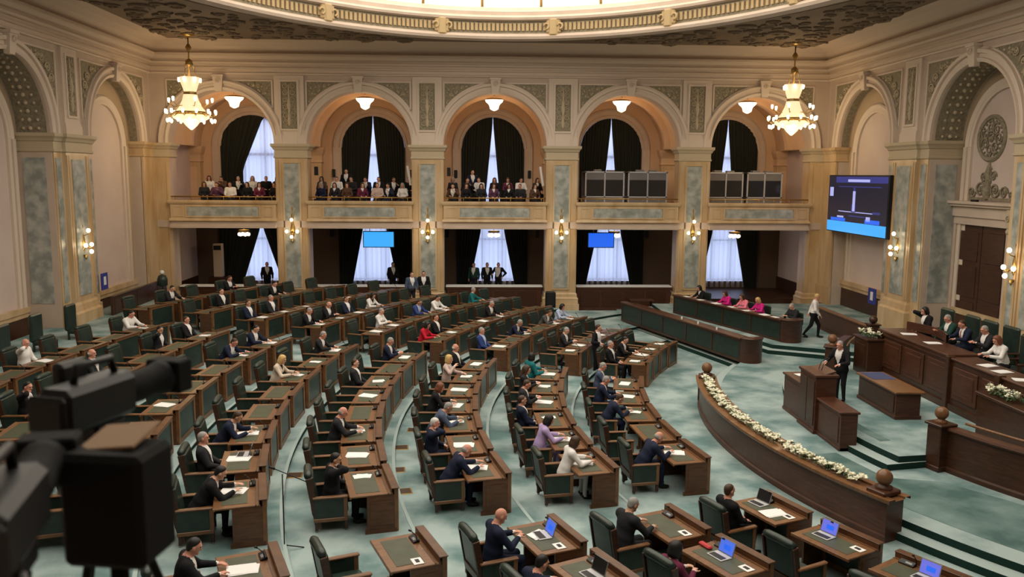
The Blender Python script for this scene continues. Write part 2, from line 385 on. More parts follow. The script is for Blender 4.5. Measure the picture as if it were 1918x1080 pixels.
for i in range(nd):
    a = 2*PI*i/nd; x, y = oval(a, .02); nx, ny = math.cos(a)/OX, math.sin(a)/OY; L = math.hypot(nx, ny)
    T = Matrix.Translation((x, y, 13.49)) @ Matrix.Rotation(math.atan2(ny, nx), 4, 'Z')
    q.box(-.045, .045, -.06, .06, -.15, .17, 0, 0, T)
stuff(q.build('dentil_band', 'dentil', ceiling))
q = MB(); q.box(-.14, .1, -.32, .32, -.3, .3, 0, .06); q.box(-.2, .0, -.2, .2, -.42, .36, 0, .08)
for s in (-1, 1): q.tube([(-.14, s*.3+.12*math.cos(t), .12*math.sin(t)) for t in [k*.6 for k in range(9)]], .05, 5)
BR = q.mesh('bracket', 'dentil')
for i in range(16):
    a = 2*PI*(i+.5)/16; x, y = oval(a); nx, ny = math.cos(a)/OX, math.sin(a)/OY
    put('bracket', BR, ceiling, (x, y, 13.5), math.atan2(ny, nx))
# luminous dome
q = MB(); prof = []
for k in range(9):
    t = k/8; prof.append((1.12-(1.12+0.0)*0 - 6.0*(1-math.cos(t*PI/2))*0 - t*0, 14.46+t*0))
N2 = 64; vs = []; fs = []
levels = [(1.06, 14.48), (1.05, 15.3), (0.98, 16.2), (0.82, 17.1), (0.58, 17.8), (0.3, 18.2), (0.02, 18.35)]
for (s, z) in levels:
    for i in range(N2):
        a = 2*PI*i/N2; vs.append((s*(OX+.4)*math.cos(a), OCY+s*(OY+.4)*math.sin(a), z))
for j in range(len(levels)-1):
    for i in range(N2): fs.append((j*N2+i, j*N2+(i+1) % N2, (j+1)*N2+(i+1) % N2, (j+1)*N2+i))
q.add(vs, fs, 0, True); dome = q.build('dome_glass', 'dome', ceiling)
q = MB()
for i in range(32):
    a = 2*PI*(i+.25)/32
    q.tube([(s*(OX+.36)*math.cos(a), OCY+s*(OY+.36)*math.sin(a), z-.03) for (s, z) in levels], .09, 5)
q.build('dome_rib', 'gold', ceiling)['kind'] = 'stuff'
# stucco in the ceiling corners
q = MB()
for sx in (-1, 1):
    pts_used = []
    for i in range(900):
        x = sx*random.uniform(4, HW-1.8); y = random.uniform(OCY+5, D-1.8); s = random.uniform(.2, .55)
        if ((x/(OX+1.6+s))**2+((y-OCY)/(OY+1.6+s))**2) < 1: continue
        if any((x-p[0])**2+(y-p[1])**2 < ((s+p[2])*.95)**2 for p in pts_used): continue
        pts_used.append((x, y, s)); n = 14; sg = random.choice((-1, 1)); rot = random.uniform(0, 6.28)
        pts = []
        for k in range(n+1):
            t = k/n; a = rot+sg*1.5*2*PI*t; r = s*(1-.8*t); pts.append((x+r*math.cos(a), y+r*math.sin(a), ZC-.02))
        q.tube(pts, [s*.2*(1-.4*k/n) for k in range(n+1)], 5)
        q.ball((x, y, ZC-.02), s*.3, 7)
stuff(q.build('corner_stucco', 'ceil', ceiling))
q = MB()
for sx in (-1, 1):
    pts = []
    for k in range(25):
        a = (PI/2-sx*.15) - sx*(PI/2-.5)*k/24
        x, y = oval(a, 1.15); pts.append((x, min(y, D-1.6), ZC-.03))
    q.tube(pts, .09, 6)
q.build('ceiling_bead', 'ceil', ceiling)['kind'] = 'stuff'
DL = MB(); DL.lathe([(.001, -.10), (.10, -.09), (.13, -.04), (.14, 0)], 12); DLM = DL.mesh('downlight', 'whitep')
for i in range(27):
    a = PI/2+(i-13)*0.118; x, y = oval(a, .8)
    if y > D-1.5: y = D-1.5
    tag(put('downlight', DLM, None, (x, y, ZC)), 'small round white downlight outside the dome ring, %s from the right' % ORD[i+1], 'downlight', 'ceiling downlights around the dome')

# ---------- gallery shell behind the arcade
q = MB()
for cu in BAYS:
    soffit(q, cu, 2.9, ZS, .95, GD)
GV = q.build('gallery_vault', 'ochre', wall_back)
q = MB()
for cu in [-HW]+PIL+[HW]:
    quad(q, (cu-.475, .95, ZS), (cu+.475, .95, ZS), (cu+.475, GD, ZS), (cu-.475, GD, ZS))
q.build('gallery_beam', 'ochre', wall_back)
q = MB(); archring(q, 0, 2.62, ZS, [(.3, 0), (0, 0), (0, .5), (.3, .5)]); RIB = q.mesh('vault_rib', 'ochre')
for cu in BAYS:
    put('vault_rib', RIB, wall_back, (cu, 3.4, 0))
def window_wall(mb, cu):
    h, zs_, r = 3.375, 8.44, 1.75
    arch_face(mb, cu-h, cu+h, cu, r, zs_, 13.0, GD)
    for s in (-1, 1):
        quad(mb, (cu+s*h, GD, 4.6), (cu+s*r, GD, 4.6), (cu+s*r, GD, zs_), (cu+s*h, GD, zs_))
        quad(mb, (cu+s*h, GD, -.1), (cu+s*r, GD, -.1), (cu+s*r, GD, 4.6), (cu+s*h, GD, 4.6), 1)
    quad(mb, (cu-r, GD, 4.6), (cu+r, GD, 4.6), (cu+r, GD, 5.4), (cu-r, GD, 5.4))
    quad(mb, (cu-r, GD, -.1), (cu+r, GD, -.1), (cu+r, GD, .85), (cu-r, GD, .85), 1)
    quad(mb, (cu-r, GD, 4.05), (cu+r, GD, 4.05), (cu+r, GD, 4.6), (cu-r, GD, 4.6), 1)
    soffit(mb, cu, r, zs_, GD, GD+.35)
    for (z0_, z1_) in ((5.4, zs_), (.85, 4.05)):
        for s in (-1, 1): quad(mb, (cu+s*r, GD, z0_), (cu+s*r, GD+.35, z0_), (cu+s*r, GD+.35, z1_), (cu+s*r, GD, z1_))
q = MB()
for cu in BAYS: window_wall(q, cu)
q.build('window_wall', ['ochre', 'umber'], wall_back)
q = MB(); archring(q, 0, 1.75, 8.44, [(0, .02), (0, -.12), (.16, -.16), (.2, -.1), (.42, -.1), (.46, -.16), (.52, -.14), (.52, .02)])
for s in (-1, 1): q.box(s*2.01-.26, s*2.01+.26, -.13, .02, 4.7, 8.44)
WA = q.mesh('window_surround', 'plaster')
q = MB(); q.box(-.5, .5, -.55, 0, 4.62, 7.6, 1); q.box(-.56, .56, -.6, 0, 4.62, 5.2, 1); mold(q, -.5, .5, -.55, .2, [(0, 7.55), (.06, 7.6), (.03, 7.7), (.03, 7.95), (.1, 8.1), (.16, 8.3), (.16, 8.42)], 0)
q.box(-.32, .32, -.58, -.5, 5.5, 7.3, 0)
BP = q.mesh('gallery_pier', ['ochre', 'tan'])
for cu in BAYS: put('window_surround', WA, wall_back, (cu, GD, 0))
for cu in [-HW+.05]+PIL+[HW-.05]: put('gallery_pier', BP, wall_back, (cu, GD, 0))
q = MB(); q.box(-HW, HW, -.05, GD, 4.28, 4.62); q.build('gallery_slab', 'plaster', wall_back)
q = MB(); q.box(-HW, HW, 1.6, GD, -.02, .45); q.build('lobby_platform', 'wood', wall_back)
# side ends of the two gallery storeys
q = MB()
for s in (-1, 1): quad(q, (s*HW, -.2, -.2), (s*HW, GD, -.2), (s*HW, GD, 13), (s*HW, -.2, 13))
for s in (-1, 1): q.box(s*HW-.08, s*HW+.02, 0.95, GD, -.1, 1.15, 1)
quad(q, (-HW, 0, 12.9), (HW, 0, 12.9), (HW, GD, 12.9), (-HW, GD, 12.9))
q.build('gallery_end', ['panel', 'wood'], wall_back)

# windows with panes, mullions, sheers and dark curtains
def curtain_mesh(name, z0, z1, edge0, edge1, amp, waves, m_, nu=40, nz=14, top_arch=None):
    q = MB(); vs = []
    for j in range(nz+1):
        t = j/nz; z = z0+(z1-z0)*t
        a, b = edge0(z), edge1(z)
        for i in range(nu+1):
            s = i/nu; u = a+(b-a)*s
            zz = z
            if top_arch: zz = min(z, 8.44+math.sqrt(max(0.0, 1.74**2-u*u))) if z > 8.3 else z
            vs.append((u, amp*math.sin(s*waves*2*PI)+amp*.35*math.sin(s*waves*4.7*PI+1.0), zz))
    fs = [(j*(nu+1)+i, j*(nu+1)+i+1, (j+1)*(nu+1)+i+1, (j+1)*(nu+1)+i) for j in range(nz) for i in range(nu)]
    q.add(vs, fs, 0, True); return q.mesh(name, m_)
SHU = curtain_mesh('sheer_curtain', 4.7, 10.2, lambda z: -1.75, lambda z: 1.75, .04, 14, 'sheer', 90, 16, True)
SHL = curtain_mesh('sheer_curtain', .5, 4.15, lambda z: -1.75, lambda z: 1.75, .05, 11, 'sheer', 90, 6)
def slit(z): return 0.02+max(0.0, (9.75-z))*0.095
CU1 = curtain_mesh('curtain_panel', 4.66, 10.2, lambda z: -1.78, lambda z: -slit(z), .06, 11, 'curtain', 70, 16, True)
CU2 = curtain_mesh('curtain_panel', 4.66, 10.2, lambda z: slit(z), lambda z: 1.78, .06, 11, 'curtain', 70, 16, True)
CUo = curtain_mesh('curtain_panel', 4.66, 10.2, lambda z: -1.78, lambda z: -.55+.42*max(0, z-7.2), .06, 7, 'curtain', 60, 16, True)
CUo2 = curtain_mesh('curtain_panel', 4.66, 10.2, lambda z: 1.45-.12*max(0, z-8.2), lambda z: 1.78, .05, 3, 'curtain', 60, 16, True)
def dr(z): return 0.64+.20*(3.9-min(z, 3.9))
CL1 = curtain_mesh('curtain_panel', .3, 4.2, lambda z: -2.05, lambda z: -dr(z), .06, 8, 'curtain', 60, 8)
CL1b = curtain_mesh('curtain_panel', .3, 4.2, lambda z: -2.05, lambda z: -.02-.33*max(0, 4.0-z)+.35, .06, 10, 'curtain', 70, 8)
CL2b = curtain_mesh('curtain_panel', .3, 4.2, lambda z: .40+.33*max(0, 4.0-z), lambda z: 2.05, .06, 8, 'curtain', 60, 8)
CL2 = curtain_mesh('curtain_panel', .3, 4.2, lambda z: dr(z), lambda z: 2.05, .06, 8, 'curtain', 60, 8)
q = MB(); archring(q, 0, 1.75, 8.44, [(0, 0), (0, .12), (-.1, .12), (-.1, 0)])
for s in (-1, 1): q.box(s*1.70-.05, s*1.70+.05, 0, .12, 5.4, 8.44)
q.box(-1.75, 1.75, 0, .12, 5.4, 5.52); q.box(-1.75, 1.75, 0, .12, 7.95, 8.10)
for u in (-.58, .58): q.box(u-.04, u+.04, 0, .12, 5.5, 10.05)
WFU = q.mesh('window_frame', 'wood')
q = MB()
for s in (-1, 1): q.box(s*1.70-.05, s*1.70+.05, 0, .12, .85, 4.05)
q.box(-1.75, 1.75, 0, .12, .85, .97); q.box(-1.75, 1.75, 0, .12, 3.95, 4.05); q.box(-1.75, 1.75, 0, .12, 3.2, 3.3)
for u in (-.58, .58): q.box(u-.04, u+.04, 0, .12, .95, 3.95)
WFL = q.mesh('window_frame', 'wood')
PU = []; PLW = []
def pane_mesh(u0, u1, z0, z1):
    p = MB(); p.box(u0, u1, .05, .06, z0, z1); return p.mesh('pane', 'pane')
for (u0, u1) in ((-1.66, -.62), (-.54, .54), (.62, 1.66)):
    PU += [pane_mesh(u0, u1, 5.52, 7.95)]; PLW += [pane_mesh(u0, u1, .97, 3.2), pane_mesh(u0, u1, 3.3, 3.95)]
    p = MB(); A = [(u0+(u1-u0)*i/10, .055, 8.10) for i in range(11)]; B = [(a[0], .055, 8.44+math.sqrt(max(.01, 1.66**2-a[0]**2))) for a in A]; p.strip(A, B); PU += [p.mesh('pane', 'pane')]
BN = ['leftmost', 'second', 'middle', 'fourth', 'rightmost']
for i, cu in enumerate(BAYS):
    wn = struct(empty('window_%d' % (i+1), (cu, D+GD+.1, 0)), 'arched gallery window in the %s bay' % BN[i])
    put('window_frame', WFU, wn, (0, .1, 0))
    for pm in PU: put('pane', pm, wn, (0, .1, 0))
    wl = struct(empty('window_%d' % (i+6), (cu, D+GD+.1, 0)), 'tall window under the gallery in the %s bay' % BN[i])
    put('window_frame', WFL, wl, (0, .1, 0))
    for pm in PLW: put('pane', pm, wl, (0, .1, 0))
    tag(put('sheer_curtain', SHU, None, (cu, D+GD+.03, 0)), 'white sheer curtain in the arched window of the %s gallery bay' % BN[i], 'curtain', 'sheer curtains')
    tag(put('sheer_curtain', SHL, None, (cu, D+GD-.02, 0)), 'white sheer curtain in the %s window under the gallery' % BN[i], 'curtain', 'sheer curtains')
    cu_ = tag(empty('dark_curtain', (cu, D+GD-.22, 0)), 'dark green curtains drawn across the arched window of the %s gallery bay' % BN[i], 'curtain', 'dark curtains')
    put('curtain_panel', CUo if i == 0 else CU1, cu_); put('curtain_panel', CUo2 if i == 0 else CU2, cu_)
    cl_ = tag(empty('dark_curtain', (cu, D+GD-.2, 0)), 'dark curtains tied apart at the %s window under the gallery' % BN[i], 'curtain', 'dark curtains')
    put('curtain_panel', CL1b if i == 0 else CL1, cl_); put('curtain_panel', CL2b if i == 0 else CL2, cl_)

# ---------- pillars of the back arcade
def pillar_meshes(w, dp):
    h = w/2; out = {}
    s = MB(); s.box(-h, h, 0, dp, .0, 7.75)
    for u in (-h+.06, h-.16):   # edge ribs
        s.box(u, u+.1, -.035, 0.01, 1.05, 7.6)
    out['shaft'] = s.mesh('shaft', 'tan')
    b = MB(); b.box(-h-.16, h+.16, -.16, dp+.16, 0, .42); b.box(-h-.11, h+.11, -.11, dp+.11, .42, .62)
    mold(b, -h, h, 0, dp, [(.11, .62), (.12, .7), (.06, .78), (.05, .92), (0, 1.0)]); out['base'] = b.mesh('base', 'tan')
    c = MB(); mold(c, -h, h, 0, dp, CAPPROF); out['capital'] = c.mesh('capital', 'relief')
    g = MB(); g.box(-h*.46, h*.46, -.045, .01, 1.25, 7.45); out['marble_panel'] = g.mesh('marble_panel', 'green')
    f = MB(); frame_rect(f, -h*.56, h*.56, 1.15, 7.55, 0, h*.1, .05); out['panel_frame'] = f.mesh('panel_frame', 'tan')
    return out
PM = pillar_meshes(1.6, .95)
PN = ['first', 'second', 'third', 'fourth']
for i, cu in enumerate(PIL):
    p = tag(empty('marble_pillar', (cu, D, 0)), 'tan and grey green marble pillar of the back arcade, %s from the left' % PN[i], 'pillar', 'back arcade pillars')
    for k, me in PM.items(): put(k, me, p)
for s, nm in ((-1, 'left'), (1, 'right')):
    p = tag(empty('corner_pillar', (s*(HW-.4), D, 0)), 'half width tan marble pillar in the back %s corner' % nm, 'pillar')
    for k, me in pillar_meshes(.8, .95).items():
        if 'panel' not in k: put(k, me, p)

# ---------- balcony parapets
q = MB(); q.box(-OW, OW, -.18, .14, 4.62, 5.5); mold(q, -OW, OW, -.18, .14, [(0, 5.42), (.07, 5.46), (.1, 5.54), (.1, 5.62), (0, 5.62)]); q.box(-OW, OW, -.24, .2, 5.6, 5.625)
mold(q, -OW, OW, -.18, .14, [(0, 4.74), (.05, 4.72), (.08, 4.62), (.04, 4.58)])
PB = q.mesh('parapet_body', 'tan')
q = MB(); q.box(-OW, OW, -.34, .2, 4.26, 4.36); q.box(-OW, OW, -.28, .2, 4.36, 4.46); q.box(-OW, OW, -.14, .2, 4.46, 4.62); PBM = q.mesh('parapet_base', 'plaster')
q = MB(); q.box(-1.75, 1.75, -.205, -.17, 4.84, 5.32); PBI = q.mesh('marble_panel', 'green')
q = MB(); frame_rect(q, -1.84, 1.84, 4.78, 5.38, -.18, .07, .04); frame_rect(q, -2.45, -1.95, 4.82, 5.34, -.18, .05, .025); frame_rect(q, 1.95, 2.45, 4.82, 5.34, -.18, .05, .025); PBF = q.mesh('panel_frame', 'tan')
q = MB(); q.tube([(-OW, 0, 5.80), (OW, 0, 5.80)], .03, 8)
for k in range(7): q.tube([(-OW+.2+k*.79, 0, 5.6), (-OW+.2+k*.79, 0, 5.8)], .018, 6)
PBR = q.mesh('hand_rail', 'brass')
for i, cu in enumerate(BAYS):
    p = tag(empty('balcony_parapet', (cu, D, 0)), 'tan marble balcony front with grey green inlay, %s bay of the gallery' % BN[i], 'balcony', 'balcony fronts of the back gallery')
    for nm, me in (('parapet_body', PB), ('parapet_base', PBM), ('marble_panel', PBI), ('panel_frame', PBF), ('hand_rail', PBR)): put(nm, me, p)

# ---------- side walls
ARCS = [(38.5, 2.65, .6), (30.0, 2.65, 1.35), (21.3, 2.65, .6), (12.6, 2.65, 1.35), (4.1, 2.65, .6)]
def side_wall(name, loc, rz, sg, zf, label):
    W = struct(empty(name, loc, rz), label)
    f = MB(); edges = []
    cs = [(sg*a[0], a[1], a[2]) for a in ARCS]
    lo_end, hi_end = (YN, D+.1)
    ys = sorted([a[0] for a in ARCS]); bounds = [lo_end]+[(ys[i]+ys[i+1])/2 for i in range(4)]+[hi_end]
    for i, yc in enumerate(ys):
        r = [a for a in ARCS if a[0] == yc][0][1]; dp = [a for a in ARCS if a[0] == yc][0][2]
        a0, a1 = sorted((sg*bounds[i], sg*bounds[i+1])); cu = sg*yc
        arch_face(f, a0, a1, cu, r, ZS, 12.9, 0.0)
        quad(f, (a0, 0, -.2), (cu-r, 0, -.2), (cu-r, 0, ZS), (a0, 0, ZS)); quad(f, (cu+r, 0, -.2), (a1, 0, -.2), (a1, 0, ZS), (cu+r, 0, ZS))
        soffit(f, cu, r, ZS, 0, dp, 0)
        for s in (-1, 1): quad(f, (cu+s*r, 0, -.2), (cu+s*r, dp, -.2), (cu+s*r, dp, ZS), (cu+s*r, 0, ZS))
        A = arch(cu, r, ZS, dp); f.add(A+[(cu+r, dp, -.2), (cu-r, dp, -.2)], [tuple(range(len(A)+2))], 1)
    f.build('wall_face', ['plaster', 'panel'], W)
    for (yc, r, dp) in ARCS[:3]:
        cu = sg*yc
        put('archivolt', ARV_S, W, (cu, 0, 0)); put('keystone', KEY, W, (cu, 0, 0)); spandrels(W, cu, SP_S)
        n = MB(); rr = r-.9 if dp < 1 else r-.6
        nb = MB(); archring(nb, cu, rr+.3, ZS-.1, [(0, dp-.04), (r-rr, dp-.04)], 0)
        for s in (-1, 1): nb.box(cu+s*(rr+(r-rr)*.6)-(r-rr)*.4, cu+s*(rr+(r-rr)*.6)+(r-rr)*.4, dp-.05, dp, zf+.8, ZS)
        nb.build('niche_border', 'border', W)
        archring(n, cu, rr, ZS-.25, [(0, dp), (0, dp-.1), (.08, dp-.14), (.2, dp-.1), (.34, dp-.16), (.4, dp-.1), (.4, dp)])
        for s in (-1, 1):
            for (o, t) in ((.1, .1), (.32, .16)): n.box(cu+s*(rr+o)-.1, cu+s*(rr+o)+.1, dp-t, dp, zf+.9, ZS-.25)
        n.build('niche_molding', 'cream', W)
        n = MB(); n.box(cu-r, cu+r, dp-.1, dp, zf+.5, zf+.68, 0); n.box(cu-r, cu+r, dp-.16, dp, zf+.68, zf+.9, 0); n.box(cu-r, cu+r, dp-.06, dp, zf-.6, zf+.5, 1)
        n.build('dado', ['tan', 'wood'], W)
        n = MB(); soffit(n, cu, r-.02, ZS, .12, dp-.12, 0); n.build('arch_stucco', 'stucco', W)
        if dp > 1:
            rl = MB()
            for k in range(26):
                a = PI*(k+.5)/26
                for dd in (.4, .7, .95):
                    rl.ball((cu-(r-.04)*math.cos(a), dd, ZS+(r-.04)*math.sin(a)), .085 if dd == .7 else .06, 6)
            stuff(rl.build('arch_rosettes', 'relief', W))
        # imposts across the reveals
    for k in range(3):
        y0_, y1_ = [(41.15, 42.6), (32.65, 35.85), (23.95, 27.35)][k]; a0, a1 = sorted((sg*y0_, sg*y1_)); c = (a0+a1)/2; h = (a1-a0)/2
        nm = MB(); 
        if k == 0:
            nm.box(a0, a1, -.1, .02, zf-.3, 7.75); mold(nm, a0, a1, -.1, .5, CAPPROF); nm.box(a0-.03, a1+.03, -.18, 0, zf-.4, zf+.5)
            nm.build('corner_pilaster', 'tan', W); continue
        pw = 0.95
        s = MB(); s.box(a0+.02, a1-.02, -.06, .02, zf-.3, 7.75); s.box(c-pw, c+pw, -.2, .0, zf-.3, 7.75)
        for e in (-1, 1):
            for o in (pw-.06, pw-.2): s.box(c+e*o-.05, c+e*o+.05, -.24, -.19, zf+1.0, 7.6)
        s.build('pier_shaft', 'tan', W)
        s = MB(); mold(s, c-pw, c+pw, -.2, .5, CAPPROF); mold(s, a0, a1, -.06, 1.3, CAPPROF); s.build('capital', 'relief', W)
        s = MB(); s.box(c-pw-.16, c+pw+.16, -.36, 0, zf-.4, zf+.4); mold(s, c-pw, c+pw, -.2, .5, [(.16, zf+.4), (.16, zf+.48), (.08, zf+.56), (.05, zf+.8), (0, zf+.9)]); s.box(a0, a1, -.14, 0, zf-.4, zf+.6); s.build('base', 'tan', W)
        s = MB(); s.box(c-pw*.55, c+pw*.55, -.235, -.19, zf+1.15, 7.45); s.build('marble_panel', 'green', W)
        s = MB()
        for e in (-1, 1): s.box(c+e*(pw+.33)-.2, c+e*(pw+.33)+.2, -.085, -.05, zf+1.0, 7.5)
        s.build('marble_panel', 'green', W)
        s = MB()
        for e, dd in ((-1, 0), (1, 0)):
            uu = a0-.0 if e < 0 else a1
            s.box(uu-.02, uu+.02, .25, 1.1 if True else .5, zf+1.0, 7.5)
        s.build('marble_panel', 'green', W)
        upper_pilaster(W, c, .62)
    return W
wall_left = side_wall('wall_left', (-HW, 0, 0), PI/2, 1, .95, 'cream side wall with arched niches on the left')
wall_right = side_wall('wall_right', (HW, 0, 0), -PI/2, -1, 1.0, 'cream side wall with arched niches on the right')
q = MB(); q.box(-HW-2, HW+2, YN-.3, YN, -.3, 14); q.box(-HW-2, -HW-1.9, YN, D+.2, -.3, 14); q.box(HW+1.9, HW+2, YN, D+.2, -.3, 14)
q.box(-HW-2, HW+2, YN, 3.0, 4.9, 5.15)
struct(q.build('wall_front', 'plaster'), 'plain wall and gallery floor behind the photographer')

# ================================================================== FLOORS
CX, CY = 20.3, 21.45                      # centre of the seating arcs
RK = [16.5+2.36*k for k in range(9)]
ZK = [0, .12, .25, .37, .5, .62, .76, .9, 1.0]
def pol(r, a): return (CX-r*math.cos(math.radians(a)), CY+r*math.sin(math.radians(a)))
def arcp(r, a0, a1, n=40): return [pol(r, a0+(a1-a0)*i/n) for i in range(n+1)]
q = MB(); q.box(-HW-1.6, HW+1.6, YN, D+GD+.6, -.3, 0.0)
floor = struct(q.build('floor', 'carpet'), 'teal mottled carpet floor of the chamber')
for k in range(1, 9):
    q = MB(); ri = RK[k]-.28; n = 60; z = ZK[k]
    def amax(r): return math.degrees(math.asin(min(1, 19.3/r)))
    inn = [pol(ri, amax(ri)*(2*i/n-1)) for i in range(n+1)]
    if k < 8:
        ro = RK[k+1]-.2; out = [pol(ro, amax(ro)*(2*i/n-1)) for i in range(n+1)]
    else: out = [(-HW-.6, CY+19.3*(2*i/n-1)) for i in range(n+1)]
    q.strip([(x, y, z) for x, y in inn], [(x, y, z) for x, y in out], 0)
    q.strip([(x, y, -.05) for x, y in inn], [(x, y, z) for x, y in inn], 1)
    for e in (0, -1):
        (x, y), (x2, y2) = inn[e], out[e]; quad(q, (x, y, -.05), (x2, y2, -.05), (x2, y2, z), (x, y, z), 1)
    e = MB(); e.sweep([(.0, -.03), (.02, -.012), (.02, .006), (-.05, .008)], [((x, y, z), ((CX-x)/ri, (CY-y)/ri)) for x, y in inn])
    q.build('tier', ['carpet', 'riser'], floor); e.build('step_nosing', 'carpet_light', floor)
def arc_poly_platform(name, arc, tail, z0, z1, top='carpet', parent=None):
    q = MB(); poly = arc+tail; q.prism(poly, z0, z1, 0, 0, 1)
    return q.build(name, [top, 'riser'], parent or floor)
tail1 = [(6.1, 38.8), (6.1, 41.6), (HW+1.5, 41.6), (HW+1.5, 3.0)]
arc_poly_platform('stage_step', arcp(14.5, -62, 35.5, 60), [(5.7, 38.8), (5.7, 41.8), (HW+1.5, 41.8), (HW+1.5, 3.0)], -.02, .15, 'carpet_light')
arc_poly_platform('stage', arcp(14.15, -60, 35.5, 60), tail1, .0, .30)
q = MB(); q.prism(arcp(13.6, -56, -9, 40)+[pol(12.6, -9), pol(12.6, -17), pol(11.6, -20), pol(11.6, -50)], .30, .306, 0); q.build('carpet_shade', 'carpet_dark', floor)  # shadow on the stage put in as a darker carpet patch
tail2 = [(12.3, 26.9), (HW+1.5, 26.9), (HW+1.5, 6.0)]+arcp(10.7, -55, -16, 24)
arc_poly_platform('podium_step', arcp(12.25, -15.4, 24, 50), [(12.0, 27.2), (HW+1.5, 27.2), (HW+1.5, 5.5)]+arcp(10.75, -56, -16, 24), .2, .45, 'carpet_light')
arc_poly_platform('podium', arcp(11.9, -15.2, 24, 50), tail2, .2, .60)
q = MB(); q.prism([(7.6, 39.2), (10.15, 30.9), (13.6, 29.05), (HW+1.5, 29.05), (HW+1.5, 41.5), (7.6, 41.5)], .2, .45, 0, 0, 1); q.build('rear_step', ['carpet_light', 'riser'], floor)
q = MB(); q.prism([(7.9, 39.2), (10.4, 31.2), (13.6, 29.45), (HW+1.5, 29.45), (HW+1.5, 41.5), (7.9, 41.5)], .2, .60, 0, 0, 1); q.build('rear_platform', ['carpet', 'riser'], floor)
q = MB(); q.prism(arcp(11.55, -10, 18, 24)+arcp(11.27, 18, -10, 24), .6, .606); q.build('carpet_band', 'carpet_dark', floor)
q = MB(); q.box(13.1, HW+1.4, 12.5, 26.88, .6, 1.40, 0); q.box(12.9, 13.1, 12.5, 26.88, .6, 1.0, 0); q.build('dais', 'carpet_dark', floor)

# ================================================================== DESKS AND ARMCHAIRS
SEC = {
 'A': [(-13.6, 13.4, 5), (-14.8, 14.0, 6), (-14.8, 14.5, 7), (-16.0, 14.5, 8), (-16.6, 14.5, 8), (-16, 14.5, 8), (-14.9, 14.5, 9), (-12, 14.5, 9)],
 'C': [(19.6, 34.2, 4), (20.5, 37, 5), (18.5, 39, 6), (18.5, 41, 7), (18.5, 42, 8), (18.5, 39, 7), (18.5, 37, 7), (18.5, 34, 6), (17.5, 31.5, 5)],
 'B': [(-19.8, -35.4, 3), (-20.3, -29.1, 2), (-20.0, -28.0, 2), (-19.6, -23.6, 1), (-19.6, -23.4, 1)]}
BLK = {'A': ('middle block', 'near end'), 'C': ('far block', 'near end'), 'B': ('near block', 'far end')}
ROWN = ['front row', 'second row', 'third row', 'fourth row', 'fifth row', 'sixth row', 'seventh row', 'eighth row', 'back row']
DESK_CACHE = {}
def put_parts(P, root):
    made = {}
    for nm, me in P:
        a, _, b = nm.partition('>')
        made[a] = put(a, me, made[b] if b else root)
def desk_meshes(w):
    key = round(w, 2)
    if key in DESK_CACHE: return DESK_CACHE[key]
    h = w/2; P = []
    t = MB(); t.box(-.88, -.10, -h, h, .715, .752, 0, .008); t.box(-.895, -.86, -h-.01, h+.01, .70, .757, 0, .008); P.append(('desk_top', t.mesh('desk_top', 'honey')))
    t = MB(); t.box(-.76, -.32, -h+.13, h-.13, .750, .757); P.append(('leather_inset>desk_top', t.mesh('leather_inset', 'topleather')))
    t = MB(); t.box(-.05, -.015, -h+.09, h-.09, .10, .78); P.append(('front_panel', t.mesh('front_panel', 'leather')))
    t = MB()
    for s in (-1, 1): t.box(-.075, .005, s*(h-.05)-.05, s*(h-.05)+.05, 0, .84, 0, .008)
    t.box(-.07, .0, -h+.1, h-.1, 0.0, .11); t.box(-.07, .0, -h+.1, h-.1, .76, .84); P.append(('front_frame', t.mesh('front_frame', 'honey')))
    t = MB(); t.box(-.13, .02, -h-.015, h+.015, .83, .855, 0, .008); t.box(-.19, -.17, -h, h, .70, .76); t.box(-.13, -.115, -h, h, .74, .83); P.append(('ledge', t.mesh('ledge', 'walnut')))
    for s in (-1, 1):
        t = MB(); t.box(-.58, -.05, s*(h-.02)-.018, s*(h-.02)+.018, .06, .715); t.box(-.52, -.10, s*(h-.0)-.006, s*(h-.0)+.006, .16, .62); t.box(-.62, -.03, s*(h-.02)-.026, s*(h-.02)+.026, 0, .08); P.append(('side_panel', t.mesh('side_panel', 'walnut')))
    t = MB(); T = Matrix.Translation((-.235, h*.55, .775)) @ Matrix.Rotation(-.35, 4, 'Y'); t.box(-.055, .055, -.13, .13, -.025, .02, 0, .006, T); T2 = T @ Matrix.Translation((0, 0, .021)); t.box(-.03, .01, -.09, .02, 0, .003, 1, 0, T2); P.append(('console', t.mesh('console', ['black', 'grey'])))
    t = MB(); t.tube([(-.22, h*.3, .77), (-.25, h*.3, .90), (-.34, h*.3, .99)], .008, 5); t.tube([(-.33, h*.3, .985), (-.37, h*.3, 1.005)], .016, 6); P.append(('microphone>console', t.mesh('microphone', 'black')))
    DESK_CACHE[key] = P; return P
